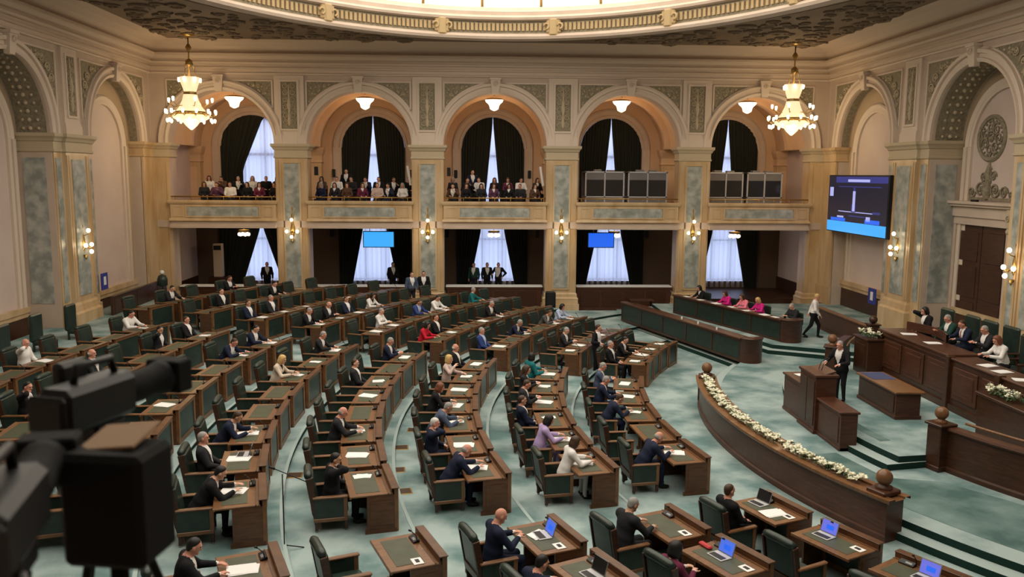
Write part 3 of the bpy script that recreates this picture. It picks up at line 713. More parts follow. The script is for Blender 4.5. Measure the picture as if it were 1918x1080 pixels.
def chair_meshes():
    P = []
    t = MB(); t.box(-.30, .30, -.30, .30, .30, .47, 0, .045); P.append(('seat', t.mesh('seat', 'leather')))
    T = Matrix.Translation((-.29, 0, .46)) @ Matrix.Rotation(-.17, 4, 'Y')
    t = MB(); t.box(-.075, .055, -.315, .315, .0, .62, 0, .05, T); P.append(('backrest', t.mesh('backrest', 'leather')))
    t = MB(); n = 9
    t.tube([tuple(T @ Vector((-.03, y, .62+.012*math.cos(y/.33*1.3)))) for y in [-.33+.66*i/8 for i in range(9)]], [.05]+[.075]*7+[.05], 10); P.append(('head_roll>backrest', t.mesh('head_roll', 'leather')))
    t = MB()
    for s in (-1, 1): t.box(-.085, .03, s*.335-.022, s*.335+.022, -.40, .60, 0, .008, T)
    t.box(-.095, -.07, -.315, .315, -.12, .02, 0, 0, T); P.append(('back_frame', t.mesh('back_frame', 'wood')))
    for s in (-1, 1):
        t = MB(); t.box(-.36, .30, s*.36-.045, s*.36+.045, .645, .69, 0, .015); P.append(('armrest', t.mesh('armrest', 'honey')))
        t = MB(); t.box(-.32, .24, s*.355-.02, s*.355+.02, .26, .645); P.append(('side_panel', t.mesh('side_panel', 'leather')))
        t = MB(); t.box(-.34, .28, s*.36-.03, s*.36+.03, .20, .27, 0, .008); t.box(.21, .28, s*.36-.03, s*.36+.03, .27, .645); P.append(('side_rail', t.mesh('side_rail', 'honey')))
    for sx in (-.29, .25):
        for s in (-1, 1):
            t = MB(); t.box(sx-.03, sx+.03, s*.345-.03, s*.345+.03, .03, .21, 0, .008); t.ball((sx, s*.345, .025), .025, 7, 1); P.append(('leg', t.mesh('leg', ['wood', 'silver'])))
    return P
CH = chair_meshes()
SEATS = {}
for sec, rows in SEC.items():
    for k, (a0, a1, n) in enumerate(rows):
        wd = (a1-a0)/n
        for i in range(n):
            a = a0+wd*(i+.5); pitch = abs(wd)*PI/180*RK[k]
            off = 1.42 if sec == 'B' else (1.36 if k == 0 else 1.17)
            SEATS[sec, k, i] = dict(a=a, rz=-math.radians(a), z=ZK[k], desk=pol(RK[k], a), chair=pol(RK[k]+off, a), off=off, w=min(pitch*.86, 1.35) if sec != 'B' else 1.2)
            S = SEATS[sec, k, i]; blk, end = BLK[sec]
            S['where'] = '%s of %s, %s from %s' % (ROWN[k], blk, ORD[i+1], end)
            d = tag(empty('deputy_desk', (*S['desk'], S['z']), S['rz']), 'green topped wooden desk, '+S['where'], 'desk', 'deputies desks in curved rows')
            put_parts(desk_meshes(S['w']), d)
            jx = random.uniform(-.05, .05)
            c = tag(empty('green_armchair', (*pol(RK[k]+off, a), S['z']), S['rz']+jx), 'green leather armchair, '+S['where'], 'chair', 'green armchairs in curved rows')
            put_parts(CH, c)
def seat_pt(key, fx, fy, z):
    """point in the desk frame (fx negative towards the sitter) of a seat"""
    S = SEATS[key]; c, s = math.cos(S['rz']), math.sin(S['rz']); x, y = S['desk']
    return (x+c*fx-s*fy, y+s*fx+c*fy, S['z']+z)

# end cheek boards where the rows meet the aisles
# ------------------------------------------------------------------ papers, laptops
def sheet_mesh(n, w=.21, h=.297):
    q = MB(); r2 = random.Random(n)
    for i in range(n):
        T = Matrix.Translation((r2.uniform(-.03, .03), r2.uniform(-.05, .05), .002+i*.003)) @ Matrix.Rotation(r2.uniform(-.25, .25), 4, 'Z')
        q.box(-h/2, h/2, -w/2, w/2, 0, .0022, 0, 0, T)
    return q.mesh('sheet', 'white')
def open_file_mesh():
    q = MB()
    for s in (-1, 1):
        n = 6; A = []; B = []
        for i in range(n+1):
            t = i/n; z = .012*math.sin(t*PI)+.006; A.append((-.15, s*.215*t, z)); B.append((.15, s*.215*t, z))
        q.strip(A, B, 0, True); q.box(-.15, .15, min(0, s*.215), max(0, s*.215), 0, .005)
    return q.mesh('open_file', 'white')
SHM = [sheet_mesh(2), sheet_mesh(4), sheet_mesh(3, .3, .42)]; OFM = open_file_mesh()
def papers(key, fy=-.05, kind=0, fx=-.55):
    S = SEATS[key]; me = OFM if kind == 3 else SHM[kind]
    nm = 'open_file' if kind == 3 else 'paper_stack'
    o = put(nm, me, None, seat_pt(key, fx, fy, .757), S['rz']+random.uniform(-.3, .3))
    tag(o, ('open white file on desk, ' if kind == 3 else 'white papers on desk, ')+S['where'], 'papers', 'papers on the desks')
PAPERS = [('A', 4, 0, 2, .1), ('A', 4, 1, 2, .1), ('A', 4, 2, 2, 0), ('A', 4, 5, 0, .1), ('A', 4, 6, 0, 0), ('A', 4, 7, 3, 0), ('A', 3, 1, 2, 0), ('A', 3, 2, 1, .1), ('A', 3, 0, 0, .3), ('A', 3, 4, 2, 0), ('A', 3, 5, 1, 0), ('A', 3, 7, 3, 0),
 ('A', 2, 0, 2, 0), ('A', 2, 1, 2, -.1), ('A', 2, 2, 0, .1), ('A', 2, 3, 3, 0), ('A', 2, 4, 2, 0), ('A', 2, 5, 1, 0), ('A', 2, 6, 3, .1), ('A', 1, 0, 2, 0), ('A', 1, 1, 2, 0), ('A', 1, 2, 0, .15), ('A', 1, 3, 2, 0), ('A', 1, 4, 1, .1), ('A', 1, 5, 2, 0),
 ('A', 0, 0, 2, 0), ('A', 0, 2, 0, .1), ('A', 0, 3, 2, .1), ('A', 0, 4, 3, 0), ('C', 0, 0, 1, 0), ('C', 0, 1, 2, 0), ('C', 0, 2, 0, 0), ('C', 0, 3, 1, 0), ('C', 1, 0, 1, .1), ('C', 1, 1, 2, 0), ('C', 1, 3, 0, 0), ('C', 2, 0, 2, 0), ('C', 2, 2, 1, 0), ('C', 2, 4, 2, 0), ('C', 2, 5, 0, 0),
 ('C', 3, 1, 1, 0), ('C', 3, 3, 2, 0), ('C', 3, 4, 0, 0), ('C', 4, 0, 2, 0), ('C', 4, 1, 2, 0), ('C', 4, 4, 2, 0), ('C', 5, 0, 2, 0), ('C', 5, 1, 0, 0), ('C', 5, 2, 2, 0), ('C', 6, 0, 2, 0), ('C', 6, 1, 1, 0), ('C', 6, 2, 0, 0), ('C', 6, 4, 2, 0), ('C', 7, 1, 0, 0),
 ('A', 5, 1, 0, 0), ('A', 5, 3, 2, .1), ('A', 5, 6, 0, 0), ('A', 5, 7, 2, .1), ('A', 6, 3, 0, 0), ('A', 6, 8, 1, 0), ('A', 7, 5, 2, 0), ('A', 7, 8, 0, 0), ('B', 0, 0, 2, -.2), ('B', 0, 2, 2, -.2), ('B', 4, 0, 2, 0), ('B', 2, 0, 1, .1)]
for (s, k, i, kd, fy) in PAPERS: papers((s, k, i), fy, kd)
def laptop_meshes(scr):
    b = MB(); b.box(-.12, .12, -.17, .17, 0, .018, 0, .006); b.box(-.10, .02, -.145, .145, .018, .020, 1); b.box(-.11, -.04+.0, -.05, .05, .018, .0195, 2)
    T = Matrix.Translation((.125, 0, .015)) @ Matrix.Rotation(.32, 4, 'Y')
    l = MB(); l.box(-.006, .006, -.17, .17, 0, .235, 0, .004, T); s = MB(); s.box(-.0085, -.006, -.155, .155, .015, .222, 0, 0, T)
    k = MB(); k.box(-.0095, -.0085, -.09, .06, .07, .15, 0, 0, T)
    return [('laptop_base', b.mesh('laptop_base', ['silver', 'black', 'grey'])), ('laptop_lid', l.mesh('laptop_lid', 'grey')), ('laptop_screen>laptop_lid', s.mesh('laptop_screen', scr)), ('screen_window>laptop_lid', k.mesh('screen_window', 'screen_b' if scr != 'black' else 'black'))]
LT1, LT2, LT3 = laptop_meshes('laptop_s'), laptop_meshes('laptop_s2'), laptop_meshes('black')
for key, me, fy, what in ((('B', 0, 1), LT2, .22, 'open silver laptop with violet blue screen'), (('B', 1, 1), LT1, .1, 'open silver laptop with plain blue screen'), (('B', 0, 0), LT3, .3, 'open laptop with dark screen beside white papers'),
                    (('B', 2, 0), LT1, .05, 'open laptop in front of the bald man'), (('B', 2, 1), LT3, .0, 'open laptop with black screen'), (('B', 0, 2), LT2, -.1, 'laptop with violet screen at the lower right corner'), (('A', 4, 1), LT3, .35, 'dark open laptop beside loose papers')):
    o = tag(empty('laptop', seat_pt(key, -.5, fy, .757), SEATS[key]['rz']+random.uniform(-.1, .1)), what+', on the '+ROWN[key[1]]+' desk', 'laptop', 'laptops on the desks')
    put_parts(me, o)
q = MB(); q.box(-.08, .08, -.11, .11, 0, .004, 0); q.box(-.03, .03, -.05, .05, .004, .012, 1); BC = q.mesh('voting_card_reader', ['white', 'black'])
for key in [('B', 0, 0), ('B', 0, 1), ('B', 1, 0), ('B', 1, 1), ('B', 2, 0), ('B', 3, 0)]:
    tag(put('voting_pad', BC, None, seat_pt(key, -.42, -.42, .758), SEATS[key]['rz']), 'white voting pad on desk, '+SEATS[key]['where'], 'voting pad', 'voting pads')
q = MB(); q.box(-.05, .05, -.14, .14, 0, .05, 0, .02); tag(q.build('red_case', mat('red leather', (.45, .02, .03), .5), None, seat_pt(('B', 1, 1), -.45, .48, .757), .4), 'small red case on the desk next to the blue laptop', 'case')

# ------------------------------------------------------------------ floor boxes and microphone stand
q = MB(); q.box(-.17, .17, -.17, .17, 0, .012, 0, .004); q.box(-.14, .14, -.14, .14, .012, .016, 1); FB = q.mesh('floor_box', ['brass', 'wood'])
for i, (x, y, z, rz) in enumerate([(-7.57, 17.18, .5, .2), (-7.64, 18.6, .5, .1), (-7.66, 19.94, .5, 0), (-4.96, 18.04, .37, .1), (-4.81, 20.27, .37, .0), (-2.61, 21.71, .25, 0), (-2.81, 20.26, .25, .1), (-2.75, 18.66, .25, .1), (-2.5, 17.34, .25, .2)]):
    tag(put('floor_box', FB, None, (x, y, z), rz), 'brown square floor outlet in the carpet, '+['nearest one behind the fifth row', 'middle one behind the fifth row', 'farthest one behind the fifth row', 'nearest one behind the fourth row', 'farthest one behind the fourth row', 'farthest one behind the third row', 'third nearest behind the third row', 'second nearest behind the third row', 'nearest behind the third row'][i], 'floor outlet', 'floor outlets')
st = tag(empty('microphone_stand', (-4.34, 14.25, .37)), 'tall black microphone stand with boom on the carpet aisle', 'microphone stand')
q = MB()
for k in range(3):
    a = k*2*PI/3+.4; q.tube([(0, 0, .12), (.34*math.cos(a), .34*math.sin(a), .01)], .011, 6)
q.build('tripod', 'black', st)
q = MB(); q.tube([(0, 0, .08), (0, 0, 1.42)], .012, 8); q.build('pole', 'black', st)
q = MB(); q.tube([(-.12, -.02, 1.52), (.42, .05, 1.25)], .009, 6); q.tube([(-.12, -.02, 1.52), (-.22, -.03, 1.57)], .022, 8); q.build('boom', 'black', st)

# ------------------------------------------------------------------ flower barrier
fb = tag(empty('flower_barrier', (0, 0, 0)), 'long curved brown wooden barrier topped with white flowers before the podium', 'barrier')
def arc_frames(r, a0, a1, n, z=0): return [((*pol(r, a0+(a1-a0)*i/n), z), (-math.cos(math.radians(a0+(a1-a0)*i/n)), math.sin(math.radians(a0+(a1-a0)*i/n)))) for i in range(n+1)]
A0, A1 = -25.5, 14.0
q = MB(); q.sweep([(.24, 0), (.24, .12), (.2, .14), (.2, .80), (.24, .84)], arc_frames(14.6, A0, A1, 44)); q.sweep([(-.24, .84), (-.2, .80), (-.2, 0)], arc_frames(14.6, A0, A1, 44))
for a in (A0, A1):
    fr_ = arc_frames(14.6, a, a+1e-4, 1)[0]; (p, o) = fr_
    q.add([(p[0]+o[0]*u, p[1]+o[1]*u, z) for u, z in ((-.24, 0), (.24, 0), (.24, .84), (-.24, .84))], [(0, 1, 2, 3)])
q.build('barrier_body', 'redwood', fb)
q = MB(); q.sweep([(.30, .82), (.32, .86), (.32, .90), (.14, .90), (.14, .86), (-.14, .86), (-.14, .90), (-.30, .90), (-.30, .84)], arc_frames(14.6, A0-.4, A1+.3, 44)); q.build('top_rail', 'honey', fb)
for a in (A0+1.1, A1-.8):
    x, y = pol(14.6, a)
    q = MB(); q.box(-.24, .24, -.22, .22, .88, .98, 0, .02); q.lathe([(.16, .98), (.17, 1.02), (.10, 1.05), (.09, 1.08)], 16); q.build('finial_base', 'redwood', fb, (x, y, 0), -math.radians(a))
    q = MB(); q.ball((0, 0, 1.2), .16, 18); q.build('ball_finial', 'honey', fb, (x, y, 0))
BLM = []
for s_ in range(4):
    r3 = random.Random(s_); q = MB()
    for k in range(7):
        a = 2*PI*k/7+r3.random(); t = r3.uniform(.25, .6); c, s = math.cos(a), math.sin(a)
        q.add([(0, 0, 0), (.028*c-.016*s, .028*s+.016*c, .02), (.055*c, .055*s, .035*t+.012), (.028*c+.016*s, .028*s-.016*c, .02)], [(0, 1, 2, 3)], 0, True)
    q.ball((0, 0, .02), .022, 6, 0); BLM.append(q.mesh('bloom', 'petal'))
fa = 0
a = A0+3.2
spans = [(-22.2, -17.4), (-16.9, -12.6), (-11.6, -6.6), (-6.0, -.8), (-.2, 5.4), (6.0, 12.0)]
for (b0, b1) in spans:
    fa += 1
    g = tag(empty('flower_arrangement', (0, 0, 0)), 'white flowers with leaves on the curved barrier, %s arrangement from its near end' % ORD[fa], 'flowers', 'flowers along the barrier')
    lf = MB()
    for k in range(150):
        aa = random.uniform(b0, b1); rr = 14.6+random.uniform(-.13, .13); x, y = pol(rr, aa); t = random.uniform(0, 6.28); L = random.uniform(.05, .11); z = .88+random.uniform(0, .09)
        c, s = math.cos(t), math.sin(t); lf.add([(x, y, z), (x+L*.5*c-.02*s, y+L*.5*s+.02*c, z+.05), (x+L*c, y+L*s, z+.04), (x+L*.5*c+.02*s, y+L*.5*s-.02*c, z+.05)], [(0, 1, 2, 3)])
    stuff(lf.build('foliage', 'leaf', g))
    nb = int((b1-b0)*14.6*PI/180*34)
    for k in range(nb):
        aa = b0+(b1-b0)*(k+.5)/nb+random.uniform(-.1, .1); x, y = pol(14.6+random.uniform(-.12, .12), aa)
        o = put('bloom', random.choice(BLM), g, (x, y, .92+random.uniform(0, .09)), random.uniform(0, 6)); o.rotation_euler = (random.uniform(-.5, .5), random.uniform(-.5, .5), random.uniform(0, 6)); sc = random.uniform(1.3, 2.1); o.scale = (sc, sc, sc)

# ------------------------------------------------------------------ lectern
lc = tag(empty('lectern', (7.9, 21.5, .3)), 'tall brown wooden lectern with two lower side wings on the stage', 'lectern')
def paneled(mb, x, y0, y1, z0, z1, th=.05):
    mb.box(x, x+th, y0, y1, z0, z1, 0); 
q = MB(); q.box(0, .55, -.5, .57, 0, 1.50, 0, .012); q.box(-.04, .60, -.54, .61, 1.50, 1.58, 0, .015); q.box(-.03, .58, -.53, .60, 0, .1, 0, .01); q.build('lectern_body', 'redwood', lc)
q = MB(); frame_rect(q, 0, 0, 0, 0, 0) if False else None
for (y0_, y1_) in ((-.44, .02), (.05, .51)): q.box(-.02, 0.0, y0_, y1_, .2, 1.40, 0, .008)
q.build('front_panel', 'wood', lc)
T = Matrix.Translation((.42, .03, 1.60)) @ Matrix.Rotation(-.3, 4, 'Y')
q = MB(); q.box(-.28, .14, -.46, .48, -.02, .03, 0, .01, T); q.build('reading_top', 'redwood', lc)
for (y0_, y1_, h) in ((.57, 1.92, 1.03), (-1.92, -.5, .93)):
    q = MB(); q.box(.08, .50, y0_, y1_, 0, h, 0, .012); q.box(.03, .55, y0_-.02, y1_+.04, h, h+.06, 0, .012); q.box(.06, .52, y0_, y1_+.02, 0, .09, 0, .01); q.box(.065, .08, y0_+.12, y1_-.12, .18, h-.1, 0, .006); q.build('wing', 'redwood', lc)
q = MB()
for y_ in (-.08, .1): q.tube([(.30, y_, 1.6), (.36, y_, 1.8), (.48, y_*.6, 1.9)], .008, 6); q.tube([(.47, y_*.6, 1.895), (.52, y_*.6, 1.92)], .017, 6)
q.build('microphone', 'black', lc)
q = MB(); q.box(-.1, .1, -.14, .14, 0, .01); tag(q.build('paper_stack', 'white', None, (8.25, 23.0, 1.40), .2), 'white papers on the far wing of the lectern', 'papers')

# ------------------------------------------------------------------ clerks table
tb = tag(empty('clerk_table', (10.15, 22.35, .6)), 'low wooden clerks table behind the speaker with polished top', 'table')
q = MB(); q.box(.05, .72, -1.1, 1.1, 0, .70, 0, .015); q.box(.02, .75, -1.13, 1.13, 0, .1, 0, .01); q.build('table_body', 'redwood', tb)
q = MB(); q.box(-.02, .80, -1.18, 1.18, .70, .76, 0, .015); q.build('table_top', 'honey', tb)
q = MB(); q.box(.03, .05, -1.0, 1.0, .16, .62, 0, .008); q.build('front_panel', 'wood', tb)
q = MB(); q.box(.06, .72, .25, 1.1, .76, .768, 0, .004); tag(q.build('blue_cloth', mat('slate blue cloth', (.05, .06, .14), .8), None, (10.15, 22.35, .6)), 'slate blue mat on the far end of the clerks table', 'mat')

# ------------------------------------------------------------------ presidium
pr = tag(empty('presidium_desk', (0, 0, 0)), 'massive dark brown panelled presidium desk on the right', 'desk')
XF = 12.2
q = MB(); q.box(XF, XF+.18, 14.0, 26.3, .6, 2.05); q.box(XF, 13.1, 26.1, 26.3, .6, 2.05); q.box(XF-.06, XF+.2, 14.0, 26.36, .6, .78); q.build('front_wall', 'wood', pr)
q = MB(); q.box(XF-.08, XF+.85, 22.3, 26.4, 2.05, 2.13, 0, .02); q.box(XF-.05, XF+.75, 14.0, 22.3, 2.0, 2.07, 0, .02); q.box(XF-.04, XF+.2, 22.3, 26.35, 1.93, 2.05, 0, .015); q.build('desk_top', 'redwood', pr)
for y0_ in [14.3+i*1.33 for i in range(9)]:
    q = MB(); q.box(XF-.035, XF, y0_, y0_+1.13, .95, 1.85, 0, .012); q.box(XF-.05, XF-.03, y0_+.14, y0_+.99, 1.08, 1.72, 0, .015); q.build('front_panel', 'redwood', pr)
for y0_ in (20.05, 22.3, 26.25):
    q = MB(); q.box(XF-.1, XF+.1, y0_-.1, y0_+.1, .6, 2.1, 0, .015); q.build('pilaster', 'wood', pr)
q = MB(); q.box(XF-.55, XF, 26.05, 27.0, .6, 1.75, 0, .02); q.box(XF-.6, XF+.03, 26.0, 27.05, 1.75, 1.82, 0, .015)
q.box(XF-.57, XF-.55, 26.2, 26.85, .8, 1.6, 0, .01); q.build('end_block', 'wood', pr)
q = MB(); n = 22; 
AR = [(XF+.55+.95*math.sin(PI*i/n)*0, 22.6+3.4*i/n, 2.13) for i in range(n+1)]
q.sweep([(.03, 2.13), (.05, 2.34), (.03, 2.38), (-.03, 2.38), (-.03, 2.13)], [((XF+.80+.28*math.sin(PI*i/n), 23.9+2.3*i/n, 0), (1, 0)) for i in range(n+1)]); q.build('back_screen', 'redwood', pr)
pl = tag(empty('presidium_planter', (0, 0, 0)), 'dark wooden flower box in front of the presidium at the right edge', 'planter')
q = MB(); q.box(11.62, 12.14, 16.6, 20.0, .6, 1.62, 0, .02); q.box(11.56, 12.15, 16.55, 20.06, 1.62, 1.70, 0, .015); q.build('planter_body', 'wood', pl)
def bouquet(label, c, sx, sy, n):
    g = tag(empty('flower_arrangement', c), label, 'flowers', 'white bouquets by the presidium')
    lf = MB()
    for k in range(90):
        x, y = random.uniform(-sx, sx), random.uniform(-sy, sy); t = random.uniform(0, 6.28); L = random.uniform(.08, .16); z = random.uniform(.0, .12); c_, s_ = math.cos(t), math.sin(t)
        lf.add([(x, y, z), (x+L*.5*c_-.03*s_, y+L*.5*s_+.03*c_, z+.06), (x+L*c_, y+L*s_, z+.02), (x+L*.5*c_+.03*s_, y+L*.5*s_-.03*c_, z+.06)], [(0, 1, 2, 3)])
    stuff(lf.build('foliage', 'leaf', g))
    for k in range(n):
        o = put('bloom', random.choice(BLM), g, (random.uniform(-sx, sx), random.uniform(-sy, sy), random.uniform(.1, .2))); o.rotation_euler = (random.uniform(-.8, .8), random.uniform(-.8, .8), random.uniform(0, 6)); sc = random.uniform(1.2, 2.0); o.scale = (sc, sc, sc)
bouquet('white bouquet on the end block of the presidium', (11.9, 26.5, 1.82), .22, .38, 24)
bouquet('white bouquet in the flower box at the right edge', (11.86, 19.3, 1.70), .2, .5, 28)
for i, (x, y, z) in enumerate([(12.6, 25.3, 2.13), (12.6, 23.9, 2.13), (12.6, 21.2, 2.07), (12.55, 20.5, 2.07), (12.5, 19.6, 2.07)]):
    tag(put('paper_stack', SHM[2], None, (x, y, z), random.uniform(-.5, .5)), 'white papers on the presidium desk, %s from the far end' % ORD[i+1], 'papers', 'papers on the presidium')
# presidium chairs
q = MB(); q.box(-.34, -.2, -.36, .36, .4, 1.38, 0, .06); PCB = q.mesh('backrest', 'leather')
q = MB(); q.box(-.3, .3, -.33, .33, .3, .48, 0, .04); PCS = q.mesh('seat', 'leather')
q = MB()
for s in (-1, 1): q.box(-.34, .26, s*.36-.04, s*.36+.04, .62, .68, 0, .015); q.box(-.3, -.22, s*.36-.03, s*.36+.03, 0, .62); q.box(.16, .24, s*.36-.03, s*.36+.03, 0, .62)
PCA = q.mesh('arm_frame', 'wood')
PRES_SEATS = [(14.15, 26.4), (14.15, 25.0), (14.15, 24.1), (14.15, 23.1), (13.75, 21.7)]
for i, (x, y) in enumerate(PRES_SEATS):
    c = tag(empty('presidium_chair', (x, y, 1.4), PI), 'tall green chair behind the presidium desk, %s from the far end' % ORD[i+1], 'chair', 'presidium chairs')
    for nm, me in (('backrest', PCB), ('seat', PCS), ('arm_frame', PCA)): put(nm, me, c)

# low curved walls with ball newels around the podium
def newel_wall(label, a0, a1, r=10.9, z0=.3, h=1.05):
    g = tag(empty('podium_balustrade', (0, 0, 0)), label, 'balustrade')
    q = MB(); q.sweep([(.12, z0), (.12, z0+.1), (.07, z0+.13), (.07, z0+h-.1), (.1, z0+h-.08)], arc_frames(r, a0, a1, 30)); q.sweep([(-.1, z0+h-.08), (-.07, z0+h-.1), (-.07, z0)], arc_frames(r, a0, a1, 30)); q.build('wall_body', 'wood', g)
    q = MB(); q.sweep([(.13, z0+h-.09), (.15, z0+h-.05), (.13, z0+h), (-.13, z0+h), (-.15, z0+h-.05), (-.13, z0+h-.09)], arc_frames(r, a0, a1, 30)); q.build('top_rail', 'redwood', g)
    q = MB(); q.tube([(*pol(r-.35, a0+(a1-a0)*(.05+.95*i/24)), z0+h+.06) for i in range(25)], .035, 8); q.build('hand_rail', 'honey', g)
    x, y = pol(r+.1, a0)
    q = MB(); q.box(-.2, .2, -.2, .2, 0, h, 0, .02); q.box(-.25, .25, -.25, .25, h, h+.06, 0, .015); q.box(-.23, .23, -.23, .23, 0, .12, 0, .01); q.build('newel_post', 'wood', g, (x, y, z0), -math.radians(a0))
    q = MB(); q.lathe([(.13, 0), (.14, .04), (.08, .07), (.08, .1)], 14); q.ball((0, 0, .22), .15, 18); q.build('ball_finial', 'honey', g, (x, y, z0+h+.06))
newel_wall('low curved wooden balustrade with round newel ball at the right foreground', -16.5, -46)
newel_wall('low curved wooden balustrade with round newel ball behind the speaker', 27, 40, 10.75, .6, .9)

# ------------------------------------------------------------------ far tables
def long_table(name, label, p0, p1, z, h, depth, mfront):
    (x0, y0_), (x1, y1_) = p0, p1; L = math.hypot(x1-x0, y1_-y0_); rz = math.atan2(y1_-y0_, x1-x0)
    g = tag(empty(name, (x0, y0_, z), rz), label, 'table')
    # local x along, local y away from the front (front at y=0)
    q = MB(); q.box(0, L, .02, .08, .08, h-.06); q.build('modesty_panel', mfront, g)
    q = MB(); q.box(0, L, 0, .1, 0, .1); q.box(0, L, -.01, .1, h-.1, h-.04); 
    k = max(3, int(L/1.6))
    for i in range(k+1): q.box(i*L/k-.04 if i else 0, i*L/k+.04 if i < k else L, 0, .1, .1, h-.1)
    q.build('front_frame', 'wood', g)
    q = MB(); q.box(-.02, L+.02, -.06, .26, h-.04, h+.03, 0, .015); q.box(0, L, .26, depth, h-.14, h-.10); q.build('table_top', 'redwood', g)
    for xx in (L-.06, .0):
        q = MB(); q.box(xx, xx+.06, .0, depth, 0, h-.05, 0, .01); q.build('end_panel', 'redwood', g)
    q = MB(); q.lathe([(depth/2, 0), (depth/2, h), (depth/2+.03, h+.01), (depth/2+.03, h+.04), (.01, h+.05)], 16, (L, depth/2, 0), 0, True, 1.0, -PI/2, PI/2); q.build('rounded_end', 'redwood', g)
    return g, rz, L
T1, rz1, L1 = long_table('long_table', 'long green fronted wooden table on the far side of the stage, nearer one', (5.8, 38.3), (8.62, 29.5), .3, .86, .85, 'leather')
T2, rz2, L2 = long_table('long_table', 'long green fronted wooden table with people behind it, farther one', (8.3, 38.6), (10.9, 31.7), .6, .86, .9, 'leather')
def on_table(p, rz, L, t, off, z): return (p[0]+math.cos(rz)*t*L-math.sin(rz)*off, p[1]+math.sin(rz)*t*L+math.cos(rz)*off, z)
q = MB(); q.lathe([(.03, 0), (.036, .10), (.03, .11)], 10); CUPM = q.mesh('cup', 'whitep')
for i, t in enumerate((.55, .68, .82)): tag(put('cup', CUPM, None, on_table((5.8, 38.3), rz1, L1, t, .1, .3+.89)), 'small white cup on the nearer long table, %s from its far end' % ORD[i+1], 'cup', 'cups on the long table')
for i, t in enumerate((.12, .27, .42, .56, .7, .85, .93)): tag(put('paper_stack', SHM[i % 3], None, on_table((8.3, 38.6), rz2, L2, t, .1, .6+.89), rz2), 'white papers on the farther long table, %s from its far end' % ORD[i+1], 'papers', 'papers on the long table')
# bench wall on the right
g = tag(empty('side_balustrade', (13.6, 30.0, .6)), 'low brown wooden balustrade with round newel beside the right wall', 'balustrade')
q = MB(); q.box(0, .12, 0, 4.6, 0, .85); q.box(-.02, .14, 0, 4.6, 0, .1); q.build('wall_body', 'redwood', g)
q = MB(); q.box(-.06, .18, 0, 4.6, .85, .92, 0, .015); q.build('top_rail', 'honey', g)
q = MB(); q.box(-.12, .24, -.3, .06, 0, 1.0, 0, .02); q.box(-.16, .28, -.34, .1, 1.0, 1.05, 0, .01); q.build('newel_post', 'wood', g)
q = MB(); q.ball((.06, -.12, 1.2), .15, 16); q.build('ball_finial', 'wood', g)

# ------------------------------------------------------------------ counters under the gallery
q = MB(); q.box(-2.45, 2.45, 0, .5, 0, 1.22, 0, .01)
q.box(-2.47, 2.47, -.02, .5, 0, .12); q.box(-2.47, 2.47, -.03, .1, 1.12, 1.22); CT1 = q.mesh('counter_body', 'redwood')
q = MB(); q.box(-2.5, 2.5, -.06, .6, 1.22, 1.28, 0, .01); CT2 = q.mesh('counter_top', 'whitep')
CT3 = []
for i in range(4):
    q = MB(); q.box(-2.3+i*1.16, -1.28+i*1.16, -.02, .0, .2, 1.04, 0, .008); CT3.append(q.mesh('front_panel', 'wood'))
for i, cu in enumerate(BAYS[:4]):
    g = tag(empty('bar_counter', (cu, D+.45, 0)), 'red brown counter with pale top under the gallery, %s bay' % BN[i], 'counter', 'counters under the gallery')
    put('counter_body', CT1, g); put('counter_top', CT2, g)
    for me in CT3: put('front_panel', me, g)
g = tag(empty('side_table', (7.4, 41.7, 0)), 'small dark table before the fourth bay counter', 'table')
q = MB(); q.box(-.6, .6, -.3, .3, .72, .78, 0, .01); q.build('table_top', 'redwood', g)
for sx in (-1, 1):
    for sy in (-1, 1): q = MB(); q.box(sx*.54-.03, sx*.54+.03, sy*.24-.03, sy*.24+.03, 0, .72); q.build('leg', 'wood', g)

